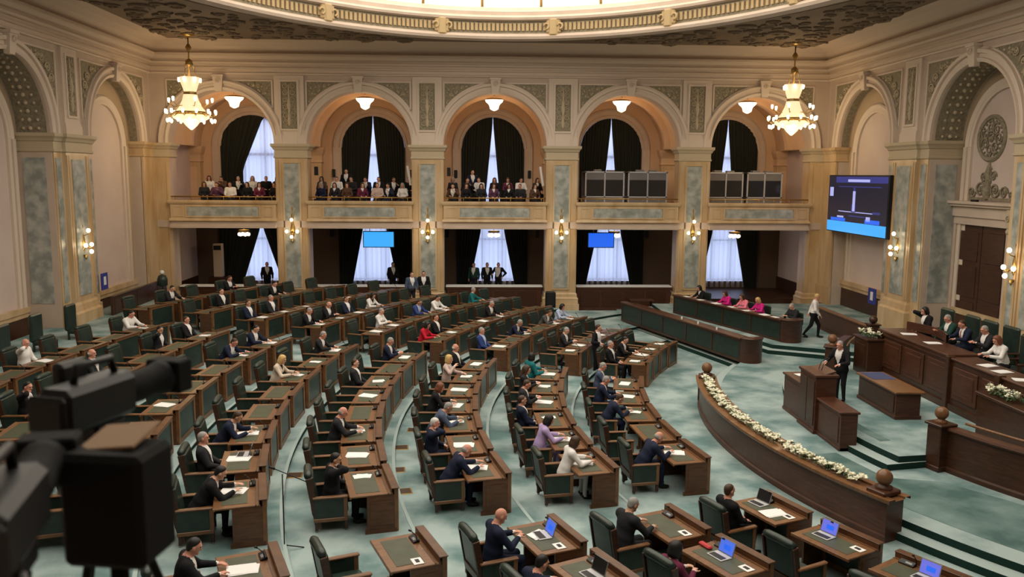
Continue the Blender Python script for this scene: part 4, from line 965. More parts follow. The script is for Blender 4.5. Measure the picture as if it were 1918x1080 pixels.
# ================================================================== PEOPLE  (one continuous surface per body, from blended tapered limbs)
def v3(*a): return np.array(a, float)
def Ry(t): c, s = math.cos(t), math.sin(t); return np.array([[c, 0, s], [0, 1, 0], [-s, 0, c]])   # +t tips +z towards +x
def Rz(t): c, s = math.cos(t), math.sin(t); return np.array([[c, -s, 0], [s, c, 0], [0, 0, 1]])
def Rx(t): c, s = math.cos(t), math.sin(t); return np.array([[1, 0, 0], [0, c, -s], [0, s, c]])
class Field:
    def __init__(s, vox): s.vox = vox; s.p = []
    def cap(s, a, b, ra, rb, t, k=.03): s.p.append(('c', np.array(a, float), np.array(b, float), ra, rb, t, k))
    def ell(s, c, r, t, R=None, k=.03): s.p.append(('e', np.array(c, float), np.array(r, float), np.eye(3) if R is None else R, None, t, k))
    def mesh(s, cut=None):
        lo = np.full(3, 1e9); hi = np.full(3, -1e9)
        bb = []
        for q in s.p:
            if q[0] == 'c': m = max(q[3], q[4]); l = np.minimum(q[1], q[2])-m; h = np.maximum(q[1], q[2])+m
            else: m = q[2].max(); l = q[1]-m; h = q[1]+m
            bb.append((l, h)); lo = np.minimum(lo, l); hi = np.maximum(hi, h)
        v = s.vox; pad = 3*v; lo -= pad; hi += pad
        n = np.ceil((hi-lo)/v).astype(int)+1
        d = np.full(n, 0.12, np.float32); best = np.full(n, 9.0, np.float32); tg = np.zeros(n, np.int8)
        ax = [lo[i]+v*np.arange(n[i]) for i in range(3)]
        for q, (l, h) in zip(s.p, bb):
            mg = q[6]+2.5*v
            i0 = np.maximum(((l-mg-lo)/v).astype(int), 0); i1 = np.minimum(((h+mg-lo)/v).astype(int)+2, n)
            sl = tuple(slice(i0[i], i1[i]) for i in range(3))
            X, Y, Z = np.meshgrid(ax[0][sl[0]], ax[1][sl[1]], ax[2][sl[2]], indexing='ij', sparse=True)
            if q[0] == 'c':
                a, b = q[1], q[2]; ab = b-a; L = max(float(ab@ab), 1e-9)
                t = np.clip(((X-a[0])*ab[0]+(Y-a[1])*ab[1]+(Z-a[2])*ab[2])/L, 0, 1)
                e = np.sqrt((X-a[0]-t*ab[0])**2+(Y-a[1]-t*ab[1])**2+(Z-a[2]-t*ab[2])**2)-(q[3]+(q[4]-q[3])*t)
            else:
                c, r, R = q[1], q[2], q[3]; px, py, pz = X-c[0], Y-c[1], Z-c[2]
                u = (R[0, 0]*px+R[1, 0]*py+R[2, 0]*pz)/r[0]; w_ = (R[0, 1]*px+R[1, 1]*py+R[2, 1]*pz)/r[1]; z_ = (R[0, 2]*px+R[1, 2]*py+R[2, 2]*pz)/r[2]
                k0 = np.sqrt(u*u+w_*w_+z_*z_)+1e-9; k1 = np.sqrt((u/r[0])**2+(w_/r[1])**2+(z_/r[2])**2)+1e-9
                e = k0*(k0-1)/k1
            e = e.astype(np.float32); k = q[6]
            dd = d[sl]; hh = np.maximum(k-np.abs(dd-e), 0)/k
            d[sl] = np.minimum(dd, e)-hh*hh*k*.25
            bs = best[sl]; m = e < bs; bs[m] = e[m]; tt = tg[sl]; tt[m] = q[5]
        if cut is not None:
            X, Y, Z = np.meshgrid(*ax, indexing='ij', sparse=True); d = np.maximum(d, cut(X, Y, Z).astype(np.float32))
        return surface_nets(d, tg, lo, v)
def surface_nets(d, tg, lo, v):
    ins = d < 0; n = np.array(d.shape)-1
    cs = np.zeros(n, np.int8)
    for i in (0, 1):
        for j in (0, 1):
            for k in (0, 1): cs += ins[i:n[0]+i, j:n[1]+j, k:n[2]+k]
    act = (cs > 0) & (cs < 8); idx = np.full(n, -1, np.int32); I = np.argwhere(act); idx[act] = np.arange(len(I))
    acc = np.zeros((len(I), 3)); cnt = np.zeros(len(I))
    i, j, k = I.T
    cor = [(a, b, c) for a in (0, 1) for b in (0, 1) for c in (0, 1)]
    val = {c: d[i+c[0], j+c[1], k+c[2]] for c in cor}
    for axis in range(3):
        for c in cor:
            if c[axis]: continue
            e = list(c); e[axis] = 1; e = tuple(e); a, b = val[c], val[e]; m = (a < 0) != (b < 0)
            t = np.where(m, a/(a-b+1e-12), 0)
            p = np.tile(np.array(c, float), (len(I), 1)); p[:, axis] += t
            acc[m] += p[m]; cnt[m] += 1
    V = lo+v*(I+acc/cnt[:, None]); T = tg[np.minimum(i+1, d.shape[0]-1), j, k]
    ci = np.rint(I+acc/cnt[:, None]).astype(int); T = tg[ci[:, 0], ci[:, 1], ci[:, 2]]
    Fs = []
    for axis in range(3):
        u, w_ = [(1, 2), (2, 0), (0, 1)][axis]
        sl0 = [slice(None)]*3; sl1 = [slice(None)]*3; sl0[axis] = slice(0, -1); sl1[axis] = slice(1, None)
        s0, s1 = ins[tuple(sl0)], ins[tuple(sl1)]
        E = np.argwhere(s0 != s1); E = E[(E[:, u] > 0) & (E[:, w_] > 0) & (E[:, u] < n[u]) & (E[:, w_] < n[w_])]
        fl = s0[tuple(E.T)]
        def at(du, dw):
            q = E.copy(); q[:, u] -= du; q[:, w_] -= dw; return idx[tuple(q.T)]
        Q = np.stack([at(1, 1), at(0, 1), at(0, 0), at(1, 0)], 1); Q[~fl] = Q[~fl][:, ::-1]; Fs.append(Q)
    return V, np.concatenate(Fs), T
SKIN, JACK, SHIRT, TROU, SHOE, TIE, EYE, LIP = range(8)
def ik(s, w, l1, l2, pole):
    dv = w-s; L = np.linalg.norm(dv); L = min(L, (l1+l2)*.985); dv = dv/np.linalg.norm(dv)
    a = (l1*l1-l2*l2+L*L)/(2*L); h = math.sqrt(max(l1*l1-a*a, 1e-6)); p = np.array(pole, float); p = p-dv*(p@dv); p /= np.linalg.norm(p)
    return s+dv*a+p*h, s+dv*L
def hand(f, w, dirv, nrm, side, grip=.4, fine=True):
    dirv = dirv/np.linalg.norm(dirv); nrm = nrm-dirv*(nrm@dirv); nrm = nrm/np.linalg.norm(nrm); lat = np.cross(nrm, dirv)*side
    R = np.stack([dirv, lat, nrm], 1)
    f.ell(w+dirv*.045, (.05, .040, .020), SKIN, R, .012)
    if not fine: f.ell(w+dirv*.11, (.055, .036, .018), SKIN, R, .02); return
    for k, (o, L) in enumerate(((.030, .070), (.010, .078), (-.010, .072), (-.029, .058))):
        b = w+dirv*.082+lat*o; m = b+(dirv*math.cos(grip*.6)-nrm*math.sin(grip*.6))*L*.55; e = m+(dirv*math.cos(grip*1.5)-nrm*math.sin(grip*1.5))*L*.5
        f.cap(b, m, .0105, .0095, SKIN, .005); f.cap(m, e, .0095, .008, SKIN, .005)
    b = w+dirv*.02+lat*.032; m = b+(dirv*.6+lat*.75-nrm*.2)*.045; e = m+(dirv*.9+lat*.25-nrm*.3)*.04
    f.cap(b, m, .013, .0115, SKIN, .008); f.cap(m, e, .0115, .009, SKIN, .005)
def person_mesh(name, stand=False, lean=.1, twist=0., head_p=.15, head_y=0., lw=(.42, .17, .80), rw=(.42, -.17, .80), fem=False, legs='sit', vox=.0115, fine=True, lgrip=.5, bulk=1.0, open_=1.0):
    f = Field(vox); sh = .172 if fem else .205; b = bulk*(.95 if fem else 1.1)
    hz = .92 if stand else .545
    P = v3(0, 0, hz); TR = Rz(twist) @ Ry(lean)
    tp = lambda x, y, z: P+TR @ v3(x, y, z)
    # torso
    f.ell(P+v3(0, 0, .0), (.15*b, .178*b, .13), TROU, None, .06)
    f.ell(tp(.0, 0, .13), (.138*b, .178*b, .16), JACK, TR, .06); f.ell(tp(.005, 0, .35), (.13*b, (.165 if fem else .185)*b, .19), JACK, TR, .08)
    if fem:
        for s in (-1, 1): f.ell(tp(.09, s*.075, .36), (.06, .062, .065), JACK, TR, .05)
    f.cap(tp(-.01, sh*.85, .468), tp(-.01, -sh*.85, .468), .064, .064, JACK, .08)
    f.cap(tp(.0, 0, .49), tp(.015, 0, .585), .064, .058, SKIN, .03)
    f.ell(tp(.016, 0, .522), (.074, .072, .030), SHIRT, TR, .010)
    for s in (-1, 1): f.cap(tp(-.03, s*.04, .515), tp(-.012, s*sh*.9, .475), .046, .058, JACK, .05)
    # head
    HR = Rz(twist+head_y) @ Ry(lean*.4+head_p); HC = tp(.015, 0, .575)+HR @ v3(.02, 0, .110)
    hp = lambda x, y, z: HC+HR @ v3(x, y, z)
    f.ell(hp(-.005, 0, .02), (.096, .076, .098), SKIN, HR, .02); f.ell(hp(.022, 0, -.045), (.066, .056, .072), SKIN, HR, .03)
    f.cap(hp(.088, 0, .012), hp(.106, 0, -.022), .009, .015, SKIN, .014)
    f.ell(hp(.07, 0, -.085), (.028, .03, .024), SKIN, HR, .02); f.ell(hp(.083, 0, .035), (.016, .055, .012), SKIN, HR, .014)
    for s in (-1, 1): f.ell(hp(-.005, s*.08, -.012), (.022, .012, .034), SKIN, HR, .008)
    # arms
    for s, wt in ((1, lw), (-1, rw)):
        S = tp(-.01, s*sh, .465); w = np.array(wt, float); pole = v3(-.5, s*.75, -.7)
        el, w2 = ik(S, w, .285, .255, pole)
        f.cap(S, el, .062*b, .054*b, JACK, .06); dv = (w2-el)/np.linalg.norm(w2-el); cu = w2-dv*.03
        f.cap(el, cu, .054*b, .043, JACK, .02); f.cap(cu-dv*.012, w2-dv*.004, .036, .034, SHIRT, .006); f.cap(cu, w2+dv*.01, .026, .025, SKIN, .01)
        up = v3(0, 0, 1) if abs(dv[2]) < .75 else v3(0, s, 0)
        hd = dv.copy()
        if not stand and w[2] < .9 and abs(dv[2]) > .3: hd = hd*v3(1, 1, .25)
        hand(f, w2, hd, up, s, lgrip, fine)
    # legs
    for s in (-1, 1):
        if legs == 'sit': H, K, A, T = v3(0, s*.09, hz-.02), v3(.44, s*.12, .50), v3(.42, s*.12, .09), v3(.57, s*.14, .045)
        elif legs == 'walk': H, K, A, T = v3(0, s*.09, hz-.03), v3(.14*s+.06, s*.09, .50), v3(.24*s-.05 if s > 0 else -.32, s*.09, .10 if s > 0 else .16), v3(.24*s+.12 if s > 0 else -.2, s*.10, .045 if s > 0 else .06)
        else: H, K, A, T = v3(0, s*.09, hz-.03), v3(.02, s*.10, .50), v3(-.02, s*.11, .09), v3(.13, s*.14, .045)
        f.cap(H, K, .090*b, .062*b, TROU, .05); f.cap(K, A, .060*b, .043, TROU, .02)
        f.cap(A-v3(.02, 0, .03), T, .038, .032, SHOE, .02); f.ell((A+T)/2*v3(1, 1, 0)+v3(0, 0, .03), (.10, .04, .028), SHOE, None, .02)
    V, Q, T = f.mesh()
    # clothing zones on the torso front
    L = (V-P) @ TR; jk = (T == JACK); zz = L[:, 2]; wid = np.clip((zz-(.16 if open_ == 1 else -.05))*.42, 0, .10*open_)
    front = jk & (L[:, 0] > .02) & (zz > (.16 if open_ == 1 else 0)) & (zz < .56) & (np.abs(L[:, 1]) < wid)
    if not fem: 
        T = T.copy(); T[front] = SHIRT; T[front & (np.abs(L[:, 1]) < .026)] = TIE
    else:
        T = T.copy(); T[(T == JACK) & (L[:, 0] > .02) & (zz > .38) & (np.abs(L[:, 1]) < np.clip((zz-.38)*.5, 0, .09))] = SHIRT
    fm = np.array([np.bincount(T[q], minlength=8).argmax() for q in Q]) if len(Q) < 1 else T[Q[:, 2]]
    nv = len(V); V = V.tolist(); faces = Q.tolist(); fm = fm.tolist()
    e = MB()
    for s in (-1, 1): e.ball((0, 0, 0), .012, 6, EYE)
    k = len(e.v)//2
    for i, p in enumerate(e.v): V.append(tuple(hp(.079, (-.031 if i < k else .031), .015)+np.array(p)))
    for q in e.f: faces.append([a+nv for a in q]); fm.append(EYE)
    nv = len(V); e = MB(); e.ball((0, 0, 0), .022, 6, LIP, .3)
    for p in e.v: V.append(tuple(hp(.082, 0, -.058)+HR @ (np.array(p)*v3(.5, 1, 1))))
    for q in e.f: faces.append([a+nv for a in q]); fm.append(LIP)
    me = bpy.data.meshes.new(name); me.from_pydata(V, [], faces)
    for i in range(8): me.materials.append(None)
    me.polygons.foreach_set('material_index', fm); me.polygons.foreach_set('use_smooth', [True]*len(faces)); me.update()
    m4 = Matrix([[*HR[i], HC[i]] for i in range(3)]+[[0, 0, 0, 1]])
    return me, m4
def hair_mesh(name, style, vox=.009):
    f = Field(vox)
    if style == 'short':
        f.ell((-.011, 0, .030), (.0985, .0805, .096), 0, None, .02); f.ell((-.055, 0, -.03), (.043, .062, .05), 0, None, .02)
        cut = lambda X, Y, Z: np.minimum(X-.045+0*Y, .052-Z+0*Y+0*X) if False else np.minimum((X*.72-Z*.70+.012), (.03-Z)*1.0+ (X-.03)*3)
        cut = lambda X, Y, Z: np.maximum(np.minimum(X*.75-Z*.66+.016, np.maximum(X-.012+0*Y+0*Z, Z-.02+0*X+0*Y)+np.where(np.abs(Y) > .062, 0, .05)), -(Z+.075)+0*X+0*Y)
    elif style == 'bald':
        f.ell((-.02, 0, .0), (.092, .083, .075), 0, None, .02)
        cut = lambda X, Y, Z: np.maximum(np.maximum(X-.015+0*Y+0*Z, Z-.035+0*X+0*Y), -(Z+.07)+0*X+0*Y)
    elif style == 'bob':
        f.ell((-.012, 0, .032), (.112, .098, .106), 0, None, .03); f.ell((-.05, 0, -.06), (.075, .10, .085), 0, None, .04)
        for s in (-1, 1): f.ell((.0, s*.082, -.04), (.045, .022, .085), 0, None, .03)
        cut = lambda X, Y, Z: np.minimum(X*.8-Z*.55-.012+0*Y, np.maximum(X-.05+0*Y+0*Z, .0*X+(.062-np.abs(Y))+0*Z)) if False else np.where(np.abs(Y) > .066, X-.045+0*Z, X*.8-Z*.55-.014+0*Y)
    else:
        f.ell((-.012, 0, .032), (.11, .096, .106), 0, None, .03); f.cap((-.06, 0, -.02), (-.11, 0, -.24), .085, .075, 0, .05)
        for s in (-1, 1): f.cap((-.01, s*.08, .0), (.0, s*.10, -.20), .03, .03, 0, .03)
        cut = lambda X, Y, Z: np.where(np.abs(Y) > .066, X-.05+0*Z, X*.8-Z*.55-.014+0*Y)
    V, Q, T = f.mesh(cut)
    me = bpy.data.meshes.new(name); me.from_pydata(V.tolist(), [], Q.tolist()); me.materials.append(None)
    me.polygons.foreach_set('use_smooth', [True]*len(Q)); me.update(); return me
HAIR = {s: hair_mesh('hair', s) for s in ('short', 'bald', 'bob', 'long')}
POSE = {
 'write': person_mesh('person_writing', lean=.22, head_p=.32, lw=(.50, .20, .80), rw=(.50, -.15, .80)),
 'recline': person_mesh('person_reclining', lean=-.14, head_p=.10, lw=(.26, .12, .66), rw=(.26, -.10, .66)),
 'cheek': person_mesh('person_resting', lean=.05, head_p=.22, head_y=-.2, lw=(.30, .14, .68), rw=(.12, -.13, 1.13), lgrip=1.0),
 'read': person_mesh('person_reading', lean=.10, head_p=.35, lw=(.40, .10, .86), rw=(.40, -.10, .86), lgrip=.9),
 'bend': person_mesh('person_bending', lean=.55, head_p=.30, lw=(.62, .22, .80), rw=(.60, -.12, .80)),
 'turn': person_mesh('person_turning', lean=.12, twist=.55, head_y=.5, head_p=.05, lw=(.35, .35, .80), rw=(.45, -.02, .80)),
 'fwrite': person_mesh('woman_writing', lean=.30, head_p=.25, fem=True, lw=(.52, .18, .80), rw=(.52, -.14, .80)),
 'fread': person_mesh('woman_reading', lean=.08, head_p=.2, fem=True, lw=(.38, .10, .84), rw=(.38, -.10, .84), lgrip=.9),
 'fhair': person_mesh('woman_arm_raised', lean=.10, head_p=.05, fem=True, lw=(.45, .15, .80), rw=(.30, -.20, 1.06)),
 'stand': person_mesh('person_standing', stand=True, lean=.02, head_p=.1, legs='stand', lw=(.08, .27, .84), rw=(.08, -.27, .84)),
 'lectern': person_mesh('person_at_lectern', stand=True, lean=.14, head_p=.15, legs='stand', lw=(.42, .22, 1.12), rw=(.40, -.22, 1.12)),
 'hip': person_mesh('person_hand_on_hip', stand=True, lean=.0, head_y=.4, legs='stand', lw=(.06, .26, 1.0), rw=(.22, -.24, 1.12), open_=1.5),
 'walk': person_mesh('person_walking', stand=True, lean=.06, legs='walk', lw=(-.18, .24, .90), rw=(.22, -.22, .93)),
 'gsit': person_mesh('gallery_sitter', lean=.08, head_p=.15, lw=(.34, .14, .70), rw=(.34, -.12, .70), vox=.02, fine=False),
 'gsit2': person_mesh('gallery_sitter_arm_up', lean=.20, head_p=.2, lw=(.40, .14, .95), rw=(.30, -.12, .72), vox=.02, fine=False),
 'gfem': person_mesh('gallery_woman', lean=.06, head_p=.1, fem=True, lw=(.30, .12, .68), rw=(.30, -.10, .68), vox=.02, fine=False),
}
def cloth(name, c, r=.85): return mat(name, c, r, spec=.2)
CLOTH = dict(black=cloth('black suit', (.010, .010, .012)), navy=cloth('navy suit', (.012, .017, .040)), dark=cloth('charcoal suit', (.020, .021, .024)), blue=cloth('blue jacket', (.030, .055, .19)),
 bluegrey=cloth('blue grey jacket', (.065, .085, .14)), grey=cloth('grey jacket', (.075, .070, .070)), white=cloth('white cloth', (.72, .70, .68)), cream=cloth('cream jacket', (.62, .52, .42)), red=cloth('red jacket', (.48, .012, .03)),
 pink=cloth('pink jacket', (.80, .22, .30)), magenta=cloth('magenta jacket', (.60, .02, .22)), lav=cloth('lavender jacket', (.42, .32, .56)), teal=cloth('teal dress', (.01, .14, .15)), brown=cloth('brown cloth', (.09, .05, .03)),
 maroon=cloth('maroon cloth', (.13, .02, .05)), tan=cloth('patterned beige cloth', (.50, .38, .34)), lblue=cloth('pale blue shirt', (.40, .48, .66)), tiered=cloth('red tie', (.25, .01, .02)), tieblue=cloth('blue tie', (.03, .04, .15)),
 plum=cloth('plum cloth', (.10, .04, .08)), green=cloth('dark green jacket', (.015, .05, .04)))
SKINM = [mat('light skin', (.62, .34, .24), .55), mat('ruddy skin', (.58, .27, .19), .55), mat('tan skin', (.46, .25, .16), .55)]
HAIRC = dict(black=mat('black hair', (.008, .007, .006), .5), brown=mat('brown hair', (.05, .025, .012), .5), grey=mat('grey hair', (.28, .27, .26), .6), white=mat('white hair', (.60, .58, .55), .6), blond=mat('blond hair', (.55, .36, .13), .5), auburn=mat('auburn hair', (.16, .05, .025), .5))
SHOEM = mat('black shoes', (.008, .007, .007), .35); EYEM = mat('dark eyes', (.015, .01, .008), .2); LIPM = mat('lips', (.42, .13, .11), .5)
USED = set()
def person(loc, rz, pose, jacket, label, hair='short', hc='brown', shirt='white', trousers=None, tie=None, group=None, scale=1.04, skin=None):
    me, hm = POSE[pose]; o = put('person', me, None, loc, rz)
    sk = SKINM[skin if skin is not None else random.choice((0, 0, 1, 2))]
    T = [sk, CLOTH[jacket], CLOTH[shirt], CLOTH[trousers or (jacket if jacket in ('black', 'navy', 'dark', 'grey') else 'dark')], SHOEM, CLOTH[tie] if tie else CLOTH[shirt], EYEM, LIPM]
    for i, mm in enumerate(T): o.material_slots[i].link = 'OBJECT'; o.material_slots[i].material = mm
    o.scale = (scale, scale, scale)
    if hair:
        h = put('hair', HAIR[hair], o); h.matrix_local = hm; h.material_slots[0].link = 'OBJECT'; h.material_slots[0].material = HAIRC[hc]
    assert label not in USED, label
    USED.add(label)
    tag(o, label, 'person', group or 'people in the chamber'); return o
def sitter(key, pose, jacket, who, **kw):
    S = SEATS[key]; fx = kw.pop('fx', 0.0); a = S['a']
    x, y = pol(RK[key[1]]+S['off']-fx, a); dz = kw.pop('dz', 0.0)
    return person((x, y, S['z']+dz), S['rz']+random.uniform(-.08, .08), pose, jacket, who, group='people seated at the desks', **kw)
sit = sitter
# fifth row and around
sit(('A', 4, 0), 'bend', 'black', 'person in black suit bent over papers at the near end of the fifth row', hair='short', hc='black')
sit(('A', 4, 1), 'recline', 'dark', 'grey haired man in dark suit and white shirt, second from near end of fifth row', hc='grey', skin=1)
sit(('A', 4, 2), 'bend', 'navy', 'man in navy jacket leaning low over papers, third in the fifth row', hc='brown')
sit(('A', 4, 5), 'fwrite', 'cream', 'blond woman in cream jacket writing at the fifth row', hair='bob', hc='blond', shirt='black', trousers='cream')
sit(('A', 4, 7), 'write', 'dark', 'grey haired man with pale shirt at the far end of the middle fifth row', hc='grey', skin=1)
sit(('B', 4, 0), 'write', 'black', 'man in black suit with papers at the bottom left', hc='black', skin=1)
# fourth row
sit(('A', 3, 0), 'cheek', 'black', 'man in black with hand at his face, near end of the fourth row', hc='black')
sit(('A', 3, 2), 'write', 'dark', 'balding grey man in dark suit writing, third in the fourth row', hair='bald', hc='grey', fx=.1, skin=1)
sit(('A', 3, 5), 'recline', 'dark', 'man in dark suit with open jacket, sixth in the fourth row', hc='brown')
sit(('A', 3, 7), 'read', 'navy', 'grey haired man with open file, far end of the middle fourth row', hc='grey')
# third row
sit(('A', 2, 0), 'bend', 'navy', 'balding man in navy suit writing, near end of the third row', hair='bald', hc='grey', skin=1, tie='tiered')
sit(('A', 2, 1), 'cheek', 'navy', 'white haired man leaning back in dark suit, second in the third row', hc='white', fx=-.12, skin=1)
sit(('A', 2, 2), 'bend', 'bluegrey', 'man in blue grey jacket writing, third in the third row', hc='grey', trousers='navy')
sit(('A', 2, 3), 'fwrite', 'black', 'auburn haired woman in black, fourth in the third row', hair='bob', hc='auburn', fx=-.05)
sit(('A', 2, 5), 'fhair', 'tan', 'woman in pale patterned jacket raising her arm, third row', hair='bob', hc='blond')
sit(('A', 2, 6), 'recline', 'black', 'bald man in black suit and white shirt, far end of the middle third row', hair='bald', hc='white', skin=1)
# second row
sit(('A', 1, 0), 'fwrite', 'white', 'woman in white jacket writing, near end of the second row', hair='bob', hc='brown', fx=.18, trousers='white')
sit(('A', 1, 1), 'fwrite', 'lav', 'woman in lavender jacket with papers, second in the second row', hair='bob', hc='black', trousers='lav', fx=.04)
sit(('A', 1, 2), 'recline', 'navy', 'man in navy suit leaning back, third in the second row', hc='brown', fx=-.05)
sit(('A', 1, 3), 'read', 'dark', 'man in dark suit with red tie, fourth in the second row', hc='brown', tie='tiered')
sit(('A', 1, 4), 'fread', 'dark', 'woman holding up a white sheet, fifth in the second row', hair='long', hc='brown')
sit(('A', 1, 5), 'turn', 'teal', 'woman in teal dress with pink cheeks, far end of the middle second row', hair='bob', hc='black', shirt='teal')
# first row
sit(('A', 0, 0), 'bend', 'navy', 'bald man in navy suit with pink hands, near end of the front row', hair='bald', hc='grey', skin=1)
sit(('A', 0, 2), 'bend', 'navy', 'brown haired man bent over, navy suit, third in the front row', hc='brown')
sit(('A', 0, 3), 'write', 'navy', 'grey haired man in navy suit, fourth in the front row', hc='grey', skin=1)
sit(('A', 0, 4), 'read', 'bluegrey', 'man in blue grey suit, far end of the middle front row', hc='grey')
sit(('C', 0, 0), 'recline', 'black', 'grey haired man in black suit and white shirt, front row beyond the aisle', hc='grey', skin=1)
sit(('C', 0, 1), 'write', 'black', 'man in black suit with pale collar, second beyond the aisle in the front row', hc='black')
sit(('C', 1, 1), 'stand' if False else 'read', 'dark', 'grey man in charcoal suit beside the standing man, second row', hc='grey')
sit(('C', 2, 0), 'recline', 'blue', 'grey haired man in bright blue jacket, third row beyond the aisle', hc='grey', shirt='lblue', skin=1)
sit(('C', 2, 2), 'bend', 'navy', 'grey haired man in navy bent towards a cup, third row', hc='grey')
sit(('C', 2, 4), 'bend', 'grey', 'man in grey jacket bent over papers, third row far side', hc='brown')
sit(('C', 2, 5), 'fwrite', 'lblue', 'woman in pale patterned top, third row far end', hair='bob', hc='black')
sit(('C', 3, 0), 'fwrite', 'red', 'woman in bright red jacket at the fourth row', hair='bob', hc='black', shirt='red')
sit(('C', 3, 1), 'recline', 'black', 'man in black suit and white shirt behind the woman in red', hc='brown', skin=1)
sit(('C', 3, 4), 'write', 'black', 'grey haired man with white collar, fourth row far side', hc='grey')
sit(('C', 4, 1), 'fread', 'white', 'person in white top with papers, fifth row beyond the aisle', hair='short', hc='grey')
sit(('C', 4, 3), 'write', 'blue', 'man in blue suit, fifth row far side', hc='brown', shirt='lblue')
sit(('C', 4, 4), 'write', 'white', 'man in white shirt at the fifth row near the pillar', hc='black', shirt='white', trousers='dark', skin=2)
sit(('C', 4, 6), 'turn', 'teal', 'person in dark teal turned aside near the counter', hc='grey', shirt='teal')
sit(('C', 5, 0), 'write', 'black', 'man in black writing, sixth row just beyond the aisle', hc='grey', skin=1)
sit(('C', 5, 1), 'read', 'black', 'bald man in black reading, sixth row', hair='bald', hc='grey', skin=1)
sit(('C', 5, 2), 'recline', 'navy', 'man in navy suit and white shirt, sixth row before long papers', hc='brown')
sit(('C', 5, 3), 'fwrite', 'white', 'woman in white and black, sixth row far side', hair='bob', hc='black', shirt='black')
sit(('C', 6, 0), 'recline', 'navy', 'man in navy suit with white shirt, seventh row beyond the aisle', hc='brown')
sit(('C', 6, 1), 'recline', 'dark', 'man in charcoal suit, seventh row with white papers', hc='grey')
sit(('C', 7, 1), 'recline', 'black', 'man in black suit and white shirt front, eighth row', hc='brown')
sit(('C', 7, 3), 'write', 'black', 'person in black near the first pillar, eighth row', hc='black')
sit(('A', 5, 6), 'bend', 'navy', 'big man in dark navy jacket leaning forward, sixth row', hc='brown', scale=1.06)
sit(('A', 5, 7), 'write', 'navy', 'man in navy jacket at the far end of the middle sixth row', hc='black')
sit(('C', 8, 1), 'write', 'dark', 'person in charcoal in the back row near the left corner', hc='black')
sit(('C', 8, 3), 'read', 'black', 'person in black in the back row under the gallery', hc='brown')
sit(('A', 6, 3), 'cheek', 'black', 'man in black with hand on his temple at the left edge', hc='black', skin=1)
sit(('A', 6, 5), 'recline', 'dark', 'bald man behind the television camera', hair='bald', hc='white', skin=1)
sit(('A', 6, 7), 'cheek', 'dark', 'person in dark jacket with white sleeve, seventh row', hc='black', shirt='white')
sit(('A', 6, 8), 'recline', 'black', 'man in black suit and white shirt, far end of the middle seventh row', hc='brown', skin=1)
sit(('A', 7, 5), 'cheek', 'white', 'bald man in white shirt at the left edge', hair='bald', hc='grey', skin=1, trousers='dark')
sit(('A', 7, 8), 'write', 'white', 'person in white sleeves bent forward at the end of the eighth row', hc='black')
# near block
sit(('B', 2, 0), 'read', 'navy', 'bald man in dark navy suit at a laptop in the foreground', hair=None, skin=1)
sit(('B', 1, 0), 'write', 'dark', 'grey haired man in charcoal suit seen from behind in the foreground', hc='grey')
sit(('B', 0, 0), 'recline', 'black', 'man in dark suit leaning back before white papers in the foreground', hair='short', hc='brown', skin=1)
sit(('B', 1, 1), 'fread', 'maroon', 'person in maroon at the blue laptop, bottom of the picture', hair='bob', hc='black', dz=-.12, fx=-.2)
sit(('B', 2, 1), 'write', 'navy', 'man in blue trousers at the bottom centre', hc='black', dz=-.1, fx=-.15)
# standing and stage people
person((3.32, 29.1, 0), -.5, 'hip', 'black', 'standing man in black suit with open jacket and white shirt in the aisle', hc='brown', shirt='white', tie=None, scale=1.03)
person((9.5, 23.1, .6), PI+.55, 'lectern', 'black', 'speaker in black suit standing at the lectern', hc='grey', skin=1)
person((12.53, 32.56, .6), -.4, 'walk', 'white', 'person in white jacket and black trousers walking beside the long table', hc='blond', trousers='black')
person((13.75, 26.4, 1.42), PI, 'cheek', 'black', 'dark haired person in black at the far end of the presidium', hair='bob', hc='black', group='people at the presidium')
person((13.75, 25.0, 1.42), PI, 'read', 'green', 'man in dark green suit second along the presidium', hc='grey', skin=1, group='people at the presidium')
person((13.75, 24.1, 1.42), PI, 'write', 'navy', 'man in navy suit and tie third along the presidium', hc='brown', tie='tiered', group='people at the presidium')
person((13.75, 23.1, 1.42), PI, 'read', 'dark', 'man in charcoal suit fourth along the presidium', hc='grey', group='people at the presidium')
person((13.35, 21.7, 1.42), PI, 'fwrite', 'white', 'woman in white blouse writing at the presidium', hair='bob', hc='auburn', shirt='white', group='people at the presidium')
for t, jk, hr, hcx, lb in ((.10, 'black', 'bob', 'black', 'person in black at the far end of the long table'), (.36, 'magenta', 'bob', 'brown', 'woman in crimson second at the long table'), (.52, 'pink', 'bob', 'brown', 'woman in pink jacket at the long table'), (.66, 'magenta', 'bob', 'blond', 'woman in magenta jacket at the long table'), (.92, 'dark', 'short', 'grey', 'grey haired man in dark suit at the near end of the long table')):
    x, y, z = on_table((8.3, 38.6), rz2, L2, t, 1.15, .6)
    person((x, y, z), rz2-PI/2, 'fwrite' if hr == 'bob' else 'read', jk, lb, hair=hr, hc=hcx, shirt='white' if jk == 'black' else jk, group='people at the long table')
q = MB(); q.box(-.25, .25, -.25, .25, .36, .46, 0, .03); q.box(-.28, -.2, -.26, .26, .5, 1.0, 0, .03); 
for sx in (-1, 1):
    for sy in (-1, 1): q.box(sx*.22-.02, sx*.22+.02, sy*.22-.02, sy*.22+.02, 0, .38)
PLC = q.mesh('side_chair', 'leather')
for i, t in enumerate((.10, .36, .52, .66, .92)):
    x, y, z = on_table((8.3, 38.6), rz2, L2, t, 1.15, .6)
    tag(put('side_chair', PLC, None, (x, y, z), rz2-PI/2), 'plain green chair behind the farther long table, %s from its far end' % ORD[i+1], 'chair', 'chairs at the long table')
